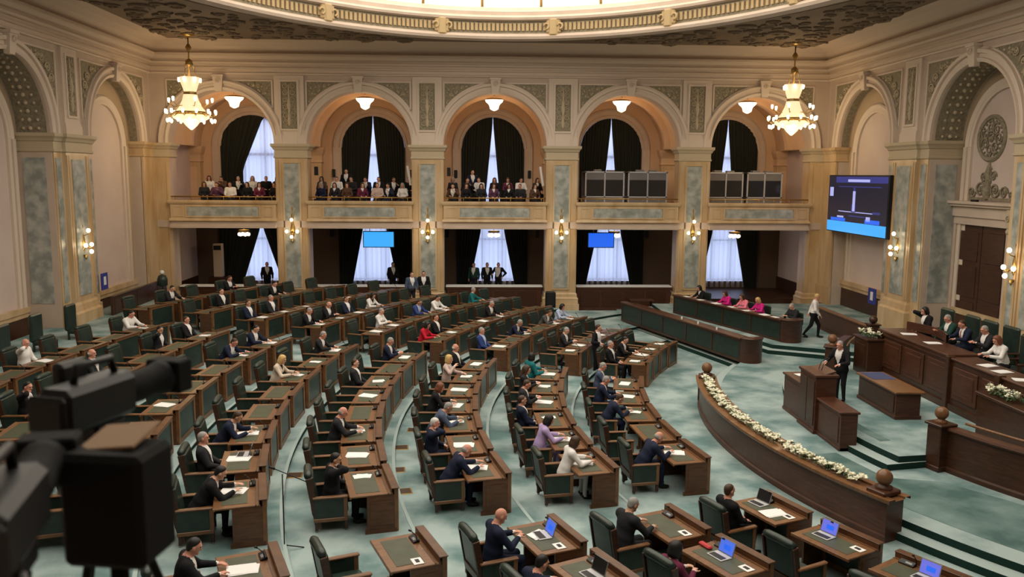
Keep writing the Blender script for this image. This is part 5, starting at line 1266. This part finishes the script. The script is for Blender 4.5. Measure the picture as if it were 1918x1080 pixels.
# under the gallery
for x, y, z, ps, jk, lb in ((-3.45, 39.9, .62, 'stand', 'black', 'standing man in black with white shirt before the second pillar'), (-4.0, 39.6, .62, 'stand', 'bluegrey', 'standing person in blue grey jacket left of the second pillar'), (-5.47, 45.5, .45, 'stand', 'black', 'dark standing figure before the light blue screen window'),
  (-1.05, 45.4, .45, 'stand', 'green', 'leftmost of three dark figures at the middle window under the gallery'), (-.35, 45.5, .45, 'stand', 'black', 'centre of three dark figures at the middle window under the gallery'), (.28, 45.5, .45, 'hip', 'black', 'rightmost of three dark figures at the middle window under the gallery'), (-12.2, 45.5, .45, 'stand', 'black', 'dark figure at the leftmost window under the gallery')):
    person((x, y, z), -PI/2+random.uniform(-.6, .6), ps, jk, lb, hc='black', scale=1.27 if y > 45 else 1.1, group='people standing under the gallery') if False else person((x, y, z), -PI/2+random.uniform(-.6, .6), ps, jk, lb, hc='black', scale=1.04, group='people standing under the gallery')
# gallery spectators
q = MB(); q.box(-2.5, 2.5, .25, 1.35, 4.62, 5.12); q.box(-2.5, 2.5, 1.35, 3.0, 4.62, 5.42); GST = q.mesh('gallery_step', 'wood')
for cu in BAYS[:3]: put('gallery_step', GST, wall_back, (cu, 0, 0))
GC = ['white', 'black', 'dark', 'tan', 'plum', 'black', 'navy', 'black', 'white', 'dark', 'black', 'cream', 'brown', 'black', 'maroon', 'black']
CW = dict(white='white', black='black', dark='charcoal', tan='beige', plum='plum', navy='navy', maroon='maroon', grey='grey', cream='cream', brown='brown', bluegrey='blue grey', pink='pink')
q = MB(); q.box(-.24, .22, -.24, .24, .30, .46, 0, .03); q.box(-.28, -.2, -.24, .24, .46, .95, 0, .03); q.box(-.2, .18, -.2, .2, .0, .30); GSE = q.mesh('spectator_chair', mat('dark red plush', (.04, .01, .012), .9))
for bi, cu in enumerate(BAYS[:3]):
    for row, (dd, zf, n, u0, u1) in enumerate(((.82, 5.12, 7, -2.1, 2.1), (1.85, 5.42, 7, -2.2, 2.2))):
        if bi == 0: u0, u1, n = -1.2, 2.3, 6
        for k in range(n):
            u = u0+(u1-u0)*k/(n-1)+random.uniform(-.08, .08)
            jk = GC[(bi*5+row*7+k*3+random.randrange(3)) % len(GC)]; fem = random.random() < .5
            ps = 'gfem' if fem else random.choice(('gsit', 'gsit2'))
            lb = 'spectator in %s, %s row of %s gallery bay, %s from left' % (CW[jk], ('front', 'rear')[row], BN[bi], ORD[k+1])
            tag(put('spectator_chair', GSE, None, (cu+u, D+dd, zf), -PI/2), 'dark red chair, %s row of %s gallery bay, %s from left' % (('front', 'rear')[row], BN[bi], ORD[k+1]), 'chair', 'gallery chairs')
            person((cu+u, D+dd, zf), -PI/2+random.uniform(-.4, .4), ps, jk, lb, hair='long' if fem else 'short', hc=random.choice(('black', 'brown', 'black', 'brown', 'grey')), shirt=random.choice(('white', jk)), group='spectators in the gallery')
person((-7.75, D+2.2, 5.42), -PI/2, 'stand', 'black', 'man in dark clothes standing at the back of the second gallery bay', hc='brown', group='spectators in the gallery')
person((-1.15, D+2.4, 5.42), -PI/2+.3, 'stand', 'navy', 'man standing before the dark curtain of the middle gallery bay', hc='brown', group='spectators in the gallery')

# ================================================================== LAMPS
def chandelier(label, x, y):
    g = tag(empty('chandelier', (x, y, 0)), label, 'chandelier', 'large chandeliers in the back corners')
    q = MB(); q.lathe([(.30, 13.2), (.30, 13.15), (.18, 13.08), (.05, 13.02)], 16); q.build('ceiling_rose', 'brass', g)
    q = MB(); q.tube([(0, 0, 13.05), (0, 0, 11.3)], .03, 6); q.lathe([(.05, 12.75), (.14, 12.6), (.05, 12.4)], 10); q.lathe([(.04, 12.1), (.16, 12.0), (.16, 11.85), (.04, 11.75)], 10)
    for k in range(3):
        a = k*2.1; q.tube([(.16*math.cos(a), .16*math.sin(a), 11.9), (.3*math.cos(a), .3*math.sin(a), 11.25)], .018, 5)
    q.build('stem', 'brass', g)
    q = MB(); q.lathe([(.42, 11.28), (.45, 11.2), (.30, 10.75), (.26, 10.62)], 20); q.build('crystal_crown', 'crystal', g)
    q = MB(); q.lathe([(.30, 10.62), (.28, 10.56), (.30, 10.5)], 16); q.build('collar', 'brass', g)
    q = MB(); q.lathe([(.30, 10.5), (.36, 10.25), (.50, 9.95), (.68, 9.72)], 24); q.build('crystal_tent', 'crystal', g)
    q = MB(); q.lathe([(.70, 9.74), (.80, 9.70), (.80, 9.62), (.70, 9.58)], 24)
    for k in range(12):
        a = 2*PI*k/12; c, s = math.cos(a), math.sin(a)
        q.tube([(.72*c, .72*s, 9.65), (.95*c, .95*s, 9.5), (1.1*c, 1.1*s, 9.62)], .022, 5)
        if k % 2 == 0: q.tube([(.4*c, .4*s, 10.0), (.75*c, .75*s, 9.95), (.98*c, .98*s, 10.15)], .02, 5)
    q.build('arms', 'brass', g)
    q = MB(); q.lathe([(.80, 9.58), (.80, 9.46), (.62, 9.34), (.36, 9.26), (.24, 9.1), (.04, 8.92)], 24); q.build('crystal_basket', 'crystal', g)
    q = MB(); q.lathe([(.03, 0), (.055, .06), (.06, .17), (.04, .2)], 10); LM = q.mesh('lamp', 'glow')
    q = MB(); q.lathe([(.04, 0), (.065, -.06), (.05, -.15), (.02, -.18)], 10); LM2 = q.mesh('lamp', 'glow')
    for k in range(12):
        a = 2*PI*k/12; put('lamp', LM, g, (1.1*math.cos(a), 1.1*math.sin(a), 9.62)); put('lamp', LM2, g, (1.02*math.cos(a+.26), 1.02*math.sin(a+.26), 9.42))
        if k % 2 == 0: put('lamp', LM, g, (.98*math.cos(a), .98*math.sin(a), 10.15)); put('lamp', LM, g, (.46*math.cos(a+.3), .46*math.sin(a+.3), 11.05))
    area_pt('chandelier_light', (x, y, 8.35), 300, (1, .74, .42), .5)
    area_pt('chandelier_light', (x, y, 11.9), 90, (1, .74, .42), .3)
chandelier('large lit crystal chandelier in the back left corner', -14.0, 39.8)
chandelier('large lit crystal chandelier in the back right corner', 14.0, 39.9)
# gallery bowls
q = MB(); q.lathe([(.48, 0), (.44, -.10), (.30, -.22), (.26, -.30), (.22, -.46), (.12, -.52), (.02, -.56)], 18); GB = q.mesh('glass_bowl', 'bowl')
q = MB(); q.lathe([(.49, .0), (.50, .03), (.35, .08), (.05, .12)], 18); q.tube([(0, 0, .1), (0, 0, .55)], .02, 6); GB2 = q.mesh('rim', 'brass')
for i, cu in enumerate(BAYS):
    g = tag(empty('gallery_lamp', (cu, D+2.5, 10.86)), 'lit glass bowl lamp under the vault of the %s gallery bay' % BN[i], 'lamp', 'bowl lamps of the gallery')
    put('glass_bowl', GB, g); put('rim', GB2, g); area_pt('gallery_bowl_light', (cu, D+2.5, 9.95), 150, (1, .66, .36), .3)
# small chandeliers under the gallery
for i, cu in ((0, -13.38), (2, 0.02), (3, 6.6), (4, 13.26)):
    g = tag(empty('small_chandelier', (cu, D+3.0, 0)), 'small lit chandelier under the gallery, %s bay' % BN[i], 'chandelier', 'small chandeliers under the gallery')
    q = MB(); q.tube([(0, 0, 4.28), (0, 0, 3.9)], .02, 6); q.lathe([(.3, 3.95), (.32, 3.9), (.28, 3.86)], 14); q.build('frame', 'brass', g)
    for k in range(6):
        a = 2*PI*k/6; q = MB(); q.ball((.24*math.cos(a), .24*math.sin(a), 3.72), .10, 8); q.build('lamp', 'bowl', g)
    area_pt('under_gallery_light', (cu, D+3.0, 3.5), 45 if i in (0, 4) else 12, (1, .72, .42), .2)
# wall sconces
def sconce(label, loc, rz, power=18):
    g = tag(empty('wall_sconce', loc, rz), label, 'wall lamp', 'sconces on the pillars')
    q = MB(); q.lathe([(.02, 1.35), (.05, 1.2), (.03, 1.0), (.08, .85), (.05, .6), (.12, .3), (.14, .05), (.08, -.15), (.02, -.3)], 10, (0, .08, 0)); q.box(-.12, .12, .08, .2, -.1, 1.1, 0, .03); q.build('stem', 'brass', g)
    q = MB()
    for s in (-1, 0, 1): q.tube([(0, .0, .1), (s*.14, -.18, -.05), (s*.26, -.26+abs(s)*.08, .02)], .02, 5)
    q.tube([(0, 0, .45), (0, -.16, .5), (0, -.2, .58)], .02, 5); q.lathe([(.05, -.35), (.09, -.3), (.02, -.5)], 8, (0, -.05, 0)); q.build('arms', 'brass', g)
    q = MB(); q.ball((0, 0, 0), .08, 10, 0, 1.1); LB = q.mesh('globe', 'glow')
    for p in ((-.26, -.18, .08), (.26, -.18, .08), (0, -.28, -.18), (0, -.2, .66)): put('globe', LB, g, p)
    m = Matrix.Rotation(rz, 3, 'Z') @ Vector((0, -.55, .1)); area_pt('sconce_light', (loc[0]+m[0], loc[1]+m[1], loc[2]+m[2]), power, (1, .72, .4), .12)
for i, cu in enumerate(PIL): sconce('brass sconce with lit globes on the %s pillar from the left' % PN[i], (cu, D-.1, 4.02), 0)
sconce('brass sconce with lit globes on the left wall pier', (-HW+.25, 34.25, 4.0), PI/2, 22)
sconce('brass sconce with lit globes on the right wall pier beside the big screen', (HW-.25, 34.25, 4.0), -PI/2, 22)
sconce('brass sconce with lit globes on the right wall pier at the right edge', (HW-.25, 26.6, 4.0), -PI/2, 22)

# ================================================================== SCREENS
bs = tag(empty('large_screen', (HW-.42, 38.0, 5.72), 0), 'large dark screen with bright blue bar on the right wall', 'screen')
q = MB(); q.box(0, .18, -3.05, 3.05, -1.36, 1.36, 0, .02); q.build('housing', 'black', bs)
def sp(y0, y1, z0, z1, m_, nm='screen_area', x=-.004): 
    q = MB(); q.box(x-.003, x, y0, y1, z0, z1); return q.build(nm, m_, bs)
sp(-3.0, 3.0, -1.31, 1.31, 'screen_d'); sp(-3.0, 3.0, -1.31, -.82, 'screen_lb', 'blue_bar', -.008)
sp(-2.95, 2.2, 1.0, 1.28, 'screen_n', 'title_band', -.008); sp(-1.3, .9, 1.04, 1.16, 'screen_w', 'title_line', -.012); sp(2.45, 2.85, .35, .78, 'screen_w', 'emblem', -.008); sp(-2.4, 1.9, .80, .84, 'screen_n', 'rule', -.008)
sp(-.02, .42, -.35, .02, 'screen_n', 'figure', -.010); sp(.06, .32, -.3, .62, 'screen_w', 'figure', -.012); sp(.1, .28, .62, .78, 'screen_n', 'figure', -.012)
sp(-2.3, 1.8, -.36, -.32, 'screen_w', 'caption_rule', -.008); sp(-1.0, .7, -.55, -.5, 'screen_n', 'caption', -.008); sp(-2.4, -1.7, -.36, -.26, 'screen_n', 'caption', -.010)
sp(1.0, 2.6, -.80, -.66, 'screen_b', 'count_left', -.010); sp(1.2, 1.9, -.64, -.56, 'screen_w', 'count_left', -.010); sp(-2.4, -1.0, -.80, -.62, 'screen_b', 'count_right', -.010); sp(-1.5, -1.1, -.70, -.5, 'screen_w', 'count_right', -.010)
def hung_screen(label, x0, x1, z0, z1, m_):
    g = tag(empty('hanging_screen', ((x0+x1)/2, D+.55, (z0+z1)/2)), label, 'screen'); w_, h = (x1-x0)/2, (z1-z0)/2
    q = MB(); q.box(-w_-.04, w_+.04, 0, .1, -h-.04, h+.04, 0, .01); q.build('housing', 'black', g)
    q = MB(); q.box(-w_, w_, -.012, -.001, -h, h); q.build('display', m_, g)
    q = MB()
    for s in (-1, 1): q.tube([(s*w_*.6, .05, h), (s*w_*.6, .05, 4.3-(z0+z1)/2)], .02, 6)
    q.build('bracket', 'grey', g)
hung_screen('hanging screen showing plain light blue under the second bay', -6.68, -5.16, 3.28, 4.04, 'screen_lb')
hung_screen('hanging screen showing plain deep blue under the fourth bay', 4.86, 6.16, 3.30, 4.02, 'screen_b')

# ================================================================== INTERPRETER BOOTHS
def booth(label, x0, x1, y, zf=4.62, h=2.55):
    w_ = (x1-x0)/2; g = tag(empty('interpreter_booth', ((x0+x1)/2, y, zf)), label, 'booth', 'interpreter booths in the gallery')
    q = MB(); q.box(-w_, w_, 0.02, 1.5, 0, 1.25); q.box(-w_, w_, 1.45, 1.5, 0, h); q.box(-w_, w_, .02, 1.5, h-.04, h)
    q.box(-w_, w_, .02, .05, h-.42, h-.04); q.build('booth_body', 'boothpanel', g)
    q = MB()
    for u in (-w_+.035, 0, w_-.035): q.box(u-.035, u+.035, -.02, .05, 0, h)
    q.box(-w_, w_, -.02, .05, h-.06, h+.02); q.box(-w_, w_, -.02, .05, 1.2, 1.27); q.build('booth_frame', 'silver', g)
    for s in (-1, 1):
        q = MB(); q.box(min(s*.04, s*(w_-.07)), max(s*.04, s*(w_-.07)), .03, .04, 1.27, h-.42); q.build('window_pane', 'glassdark', g)
    q = MB(); q.box(-.5, -.1, .5, .9, h, h+.12, 0, .02); q.box(.2, .6, .5, .9, h, h+.1, 0, .02); q.build('roof_fan', 'grey', g)
BX = [('left booth of the fourth gallery bay', 4.78, 6.86), ('right booth of the fourth gallery bay', 7.05, 9.14), ('left booth of the rightmost gallery bay', 11.35, 13.2), ('right booth of the rightmost gallery bay', 13.4, 15.3)]
for lb, a, b in BX: booth('grey framed interpreter '+lb, a, b, D+1.7)

# ================================================================== DOOR, MEDALLION, SIGNS
dr_ = struct(empty('door_1', (HW+1.35, 30.9, 1.0), -PI/2), 'tall dark brown double door in a carved stone frame on the right')
q = MB()
for s in (-1, 1): q.box(s*.80-.78, s*.80+.78, -.08, 0, 0, 4.2)
q.build('door_leaf', 'door', dr_)
for s in (-1, 1):
    for z0_, z1_ in ((.3, 1.2), (1.4, 2.6), (2.8, 3.95)):
        q = MB(); q.box(s*.80-.58, s*.80+.58, -.11, -.08, z0_, z1_, 0, .015); q.build('door_panel', 'door', dr_)
q = MB()
for s in (-1, 1): q.box(s*1.82-.22, s*1.82+.22, -.2, 0, 0, 4.3); q.box(s*1.98-.1, s*1.98+.1, -.3, 0, 0, 4.3)
q.box(-2.05, 2.05, -.22, 0, 4.2, 4.5); q.build('door_frame', 'plaster', dr_)
q = MB(); q.box(-2.2, 2.2, -.3, 0, 4.5, 4.9); q.box(-2.35, 2.35, -.45, 0, 4.9, 5.0); q.box(-2.45, 2.45, -.55, 0, 5.0, 5.1); q.build('entablature', 'plaster', dr_)
for s in (-1, 1):
    q = MB(); q.box(s*1.98-.16, s*1.98+.16, -.42, 0, 4.2, 4.9, 0, .03); scroll(q, s*1.98, 4.55, .14, -.42, s, 0); q.ball((s*1.98, -.35, 4.1), .12, 8); q.build('console_bracket', 'relief', dr_)
q = MB(); q.box(-.25, .15, -.5, -.42, 5.1, 5.18); q.build('exit_lamp', 'black', dr_)
# round medallion and stucco crest above the door
q = MB(); c0 = 0.0; zc = 8.45-1.0
archring(q, 0, .72, zc, [(0, 0), (0, -.06), (.1, -.1), (.16, -.04), (.16, 0)], 0, 32, 0, 2*PI)
for k in range(7):
    a = 2*PI*k/7; scroll(q, .42*math.cos(a), zc+.42*math.sin(a), .24, -.01, 1 if k % 2 else -1, a)
scroll(q, 0, zc, .2, -.01); q.ball((0, -.03, zc), .09, 8)
for k in range(20): a = 2*PI*k/20; q.ball((.64*math.cos(a), -.03, zc+.64*math.sin(a)), .05, 6)
stuff(q.build('medallion', 'stucco', dr_, (0, 0, 0)))
q = MB()
for (u, z, s, sg) in ((-.45, 5.55, .3, 1), (.45, 5.55, .3, -1), (-1.0, 5.45, .24, -1), (1.0, 5.45, .24, 1), (-1.45, 5.38, .18, 1), (1.45, 5.38, .18, -1), (-.3, 6.05, .2, -1), (.3, 6.05, .2, 1), (0, 6.3, .16, 1), (0, 5.8, .18, 1)):
    scroll(q, u, z, s, -.01, sg, 0); q.ball((u, -.04, z), s*.3, 7)
q.lathe([(.12, 5.2), (.2, 5.5), (.1, 5.9), (.14, 6.2), (.03, 6.6)], 8, (0, -.03, 0)); q.box(-1.8, 1.8, -.05, 0, 5.14, 5.26)
stuff(q.build('stucco_crest', 'stucco', dr_))
q = MB(); q.box(-.02, .02, -.35, .35, -.35, .35); q.box(-.03, -.02, -.12, .12, -.18, .2, 1)
tag(q.build('wall_sign', ['sign', 'whitep'], None, (HW-.25, 36.2, 1.75)), 'small dark blue sign on the right wall', 'sign')
q = MB(); q.box(-.02, .02, -.3, .3, -.35, .35); q.box(.02, .03, -.1, .12, -.15, .2, 1); tag(q.build('wall_sign', ['sign', 'whitep'], None, (-HW+.22, 35.95, 2.4)), 'small dark blue sign on the left wall', 'sign')

# ================================================================== FURNITURE AT THE LEFT WALL AND OTHER ITEMS
q = MB(); q.box(-.08, .06, -.36, .36, .42, 1.35, 0, .05); q.box(0, .55, -.34, .34, .32, .46, 0, .04)
for sx in (.05, .5):
    for s in (-1, 1): q.box(sx-.03, sx+.03, s*.3-.03, s*.3+.03, 0, .34)
HBC = q.mesh('high_back_chair', 'leather')
for i, (x, y) in enumerate(((-15.75, 28.5), (-15.6, 30.6), (-15.7, 26.4))):
    tag(put('high_back_chair', HBC, None, (x, y, .9), 0), ['high backed green chair by the left wall, nearer of the two', 'high backed green chair by the left wall pier, farther of the two', 'high backed green chair by the left wall, cut by the left edge'][i], 'chair', 'chairs along the left wall')
q = MB(); q.box(-.25, .25, -.18, .18, 0, 1.85, 0, .03); q.box(-.2, .2, -.19, -.18, 1.5, 1.75, 1); tag(q.build('air_conditioner', ['beigep', 'black'], None, (-15.2, D+4.4, 1.25)), 'tall beige air conditioner under the gallery at the left', 'air conditioner')
q = MB(); q.box(-.5, .5, -.3, .3, 0, .8, 0, .02); q.box(-.54, .54, -.34, .34, 0, .1); tag(q.build('cabinet', 'wood', None, (-15.2, D+4.4, .45)), 'dark wooden cabinet under the beige air conditioner', 'cabinet')
q = MB(); q.box(-.09, .09, -.08, .08, -.22, .22, 0, .02)
SPK = q.mesh('wall_speaker', 'black')
for i, (u, dd, z) in enumerate(((-9.1, 1.05, 7.1), (-2.35, 1.05, 7.1), (-4.6, 5.85, 7.0), (-2.1, 5.85, 7.0), (2.1, 5.85, 7.0), (-9.0, 5.85, 7.0), (9.0, 5.85, 7.0), (-9.2, 5.8, 3.6), (-2.6, 5.8, 3.6), (2.6, 5.8, 3.6), (9.0, 5.8, 3.6))):
    tag(put('wall_speaker', SPK, None, (u, D+dd, z)), 'black wall speaker, %s level, %s along the back of the gallery' % ('lower' if z < 5 else 'upper', ORD[i+1]), 'speaker', 'wall speakers')
q = MB(); q.box(-.06, .06, -.05, .05, -.5, .5, 0, .02)
for i, u in enumerate((-4.35, 2.4)):
    o = tag(put('wall_banner', q.mesh('wall_banner', 'whitep'), None, (u, D+.6, 6.9), 0), 'narrow white tilted panel on the inner side of the %s pillar' % PN[i+1], 'panel'); o.rotation_euler = (0, -.16, 0)
# wainscot fence near the left corner
g = tag(empty('wainscot_screen', (-16.3, 35.6, .9)), 'dark wooden screen along the left wall under the niche', 'screen')
q = MB(); q.box(0, .1, 0, 6.2, 0, .85); q.box(-.02, .14, 0, 6.2, .85, .9, 0, .01); q.build('screen_body', 'wood', g)
for i in range(5): q = MB(); q.box(.1, .115, .15+i*1.2, 1.15+i*1.2, .12, .76, 0, .006); q.build('screen_panel', 'wood', g)
st2 = tag(empty('green_stand', (-15.0, 38.0, .9)), 'slim dark green stand with pale top near the left corner', 'stand')
q = MB(); q.lathe([(.2, 0), (.2, .04), (.03, .08), (.03, 1.0), (.22, 1.05), (.22, 1.35), (.16, 1.5), (.04, 1.55)], 14); q.build('stand_body', 'leather', st2)
q = MB(); q.ball((0, 0, 1.64), .1, 10); q.build('stand_top', 'whitep', st2)
# silver case and dark box beside pillar three
q = MB(); q.box(-.25, .25, -.2, .2, 0, 1.25, 0, .05); q.box(-.2, .2, -.22, -.2, .3, 1.1, 0, .02); tag(q.build('loudspeaker', 'black', None, (2.75, 41.2, 0)), 'tall black loudspeaker at the foot of the third pillar', 'loudspeaker')

# ================================================================== TELEVISION CAMERAS (foreground, on the near gallery)
def tripod(g, p, zf=5.15, zt=6.0):
    q = MB()
    for k in range(3):
        a = k*2*PI/3+.5; q.tube([(p[0], p[1], zt), (p[0]+.42*math.cos(a), p[1]+.30*math.sin(a), zf)], .022, 8)
    q.build('tripod', 'rubber', g)
def tv_camera(label, x, y, z, rz, s=1.0, hood=True):
    g = tag(empty('television_camera', (x, y, z), rz), label, 'television camera', 'television cameras in the foreground'); g.scale = (s, s, s)
    q = MB(); q.box(-.09, .09, -.30, .16, 0, .21, 0, .03); q.box(-.10, .10, -.34, -.30, .02, .19, 0, .02); q.build('camera_body', 'black', g)
    q = MB(); q.lathe([(.075, 0), (.08, .1), (.07, .2), (.085, .26), (.09, .30), (.06, .30)], 18); o = q.build('lens', 'rubber', g, (0, .14, .1)); o.rotation_euler = (-PI/2, 0, 0)
    q = MB(); q.box(-.10, .10, 0, .12, -.085, .085, 0, .01); q.build('lens_hood', 'rubber', g, (0, .44, .1))
    q = MB(); q.tube([(0, -.16, .21), (0, -.14, .28), (0, .08, .28), (0, .10, .21)], .018, 8); q.build('top_handle', 'black', g)
    q = MB(); q.box(-.17, -.10, -.12, .06, .16, .28, 0, .02); q.build('viewfinder', 'black', g)
    q = MB(); q.box(-.06, .06, -.10, .10, -.10, 0, 0, .02); q.lathe([(.05, -.2), (.06, -.1)], 14); q.build('pan_head', 'black', g)
    q = MB(); q.tube([(.06, -.08, -.06), (.16, -.45, -.18)], .012, 8); q.tube([(-.06, -.08, -.06), (-.16, -.45, -.18)], .012, 8); q.build('pan_bar', 'grey', g)
    tripod_local = MB()
    for k in range(3):
        a = k*2*PI/3+.5; tripod_local.tube([(0, 0, -.18), (.34*math.cos(a), .26*math.sin(a), (5.15-z)/s)], .02, 8)
    tripod_local.build('tripod', 'rubber', g)
    return g
tv_camera('black television camera aimed into the hall, farther of the two in the foreground', -2.42, 3.22, 6.05, -.30, .82)
c1 = tv_camera('large black television camera at the lower left corner', -2.26, 2.25, 5.98, .22, .92)
mon = tag(empty('camera_monitor', (-2.13, 2.68, 5.74), -.15), 'black hooded monitor box under a tan board in the lower left', 'monitor')
q = MB(); q.box(-.155, .125, -.1, .12, 0, .375, 0, .02); q.build('monitor_box', 'rubber', mon)
q = MB(); T = Matrix.Translation((-.02, .05, .385)) @ Matrix.Rotation(.18, 4, 'X') @ Matrix.Rotation(-.12, 4, 'Y'); q.box(-.11, .09, -.08, .10, 0, .012, 0, .003, T); q.build('script_board', mat('tan card', (.30, .19, .11), .8), mon)
q = MB(); q.tube([(-.02, 0, 0), (-.02, 0, 5.15-5.74)], .03, 8); q.lathe([(.22, 5.15-5.74), (.2, 5.19-5.74), (.03, 5.22-5.74)], 14); q.build('stand', 'rubber', mon)
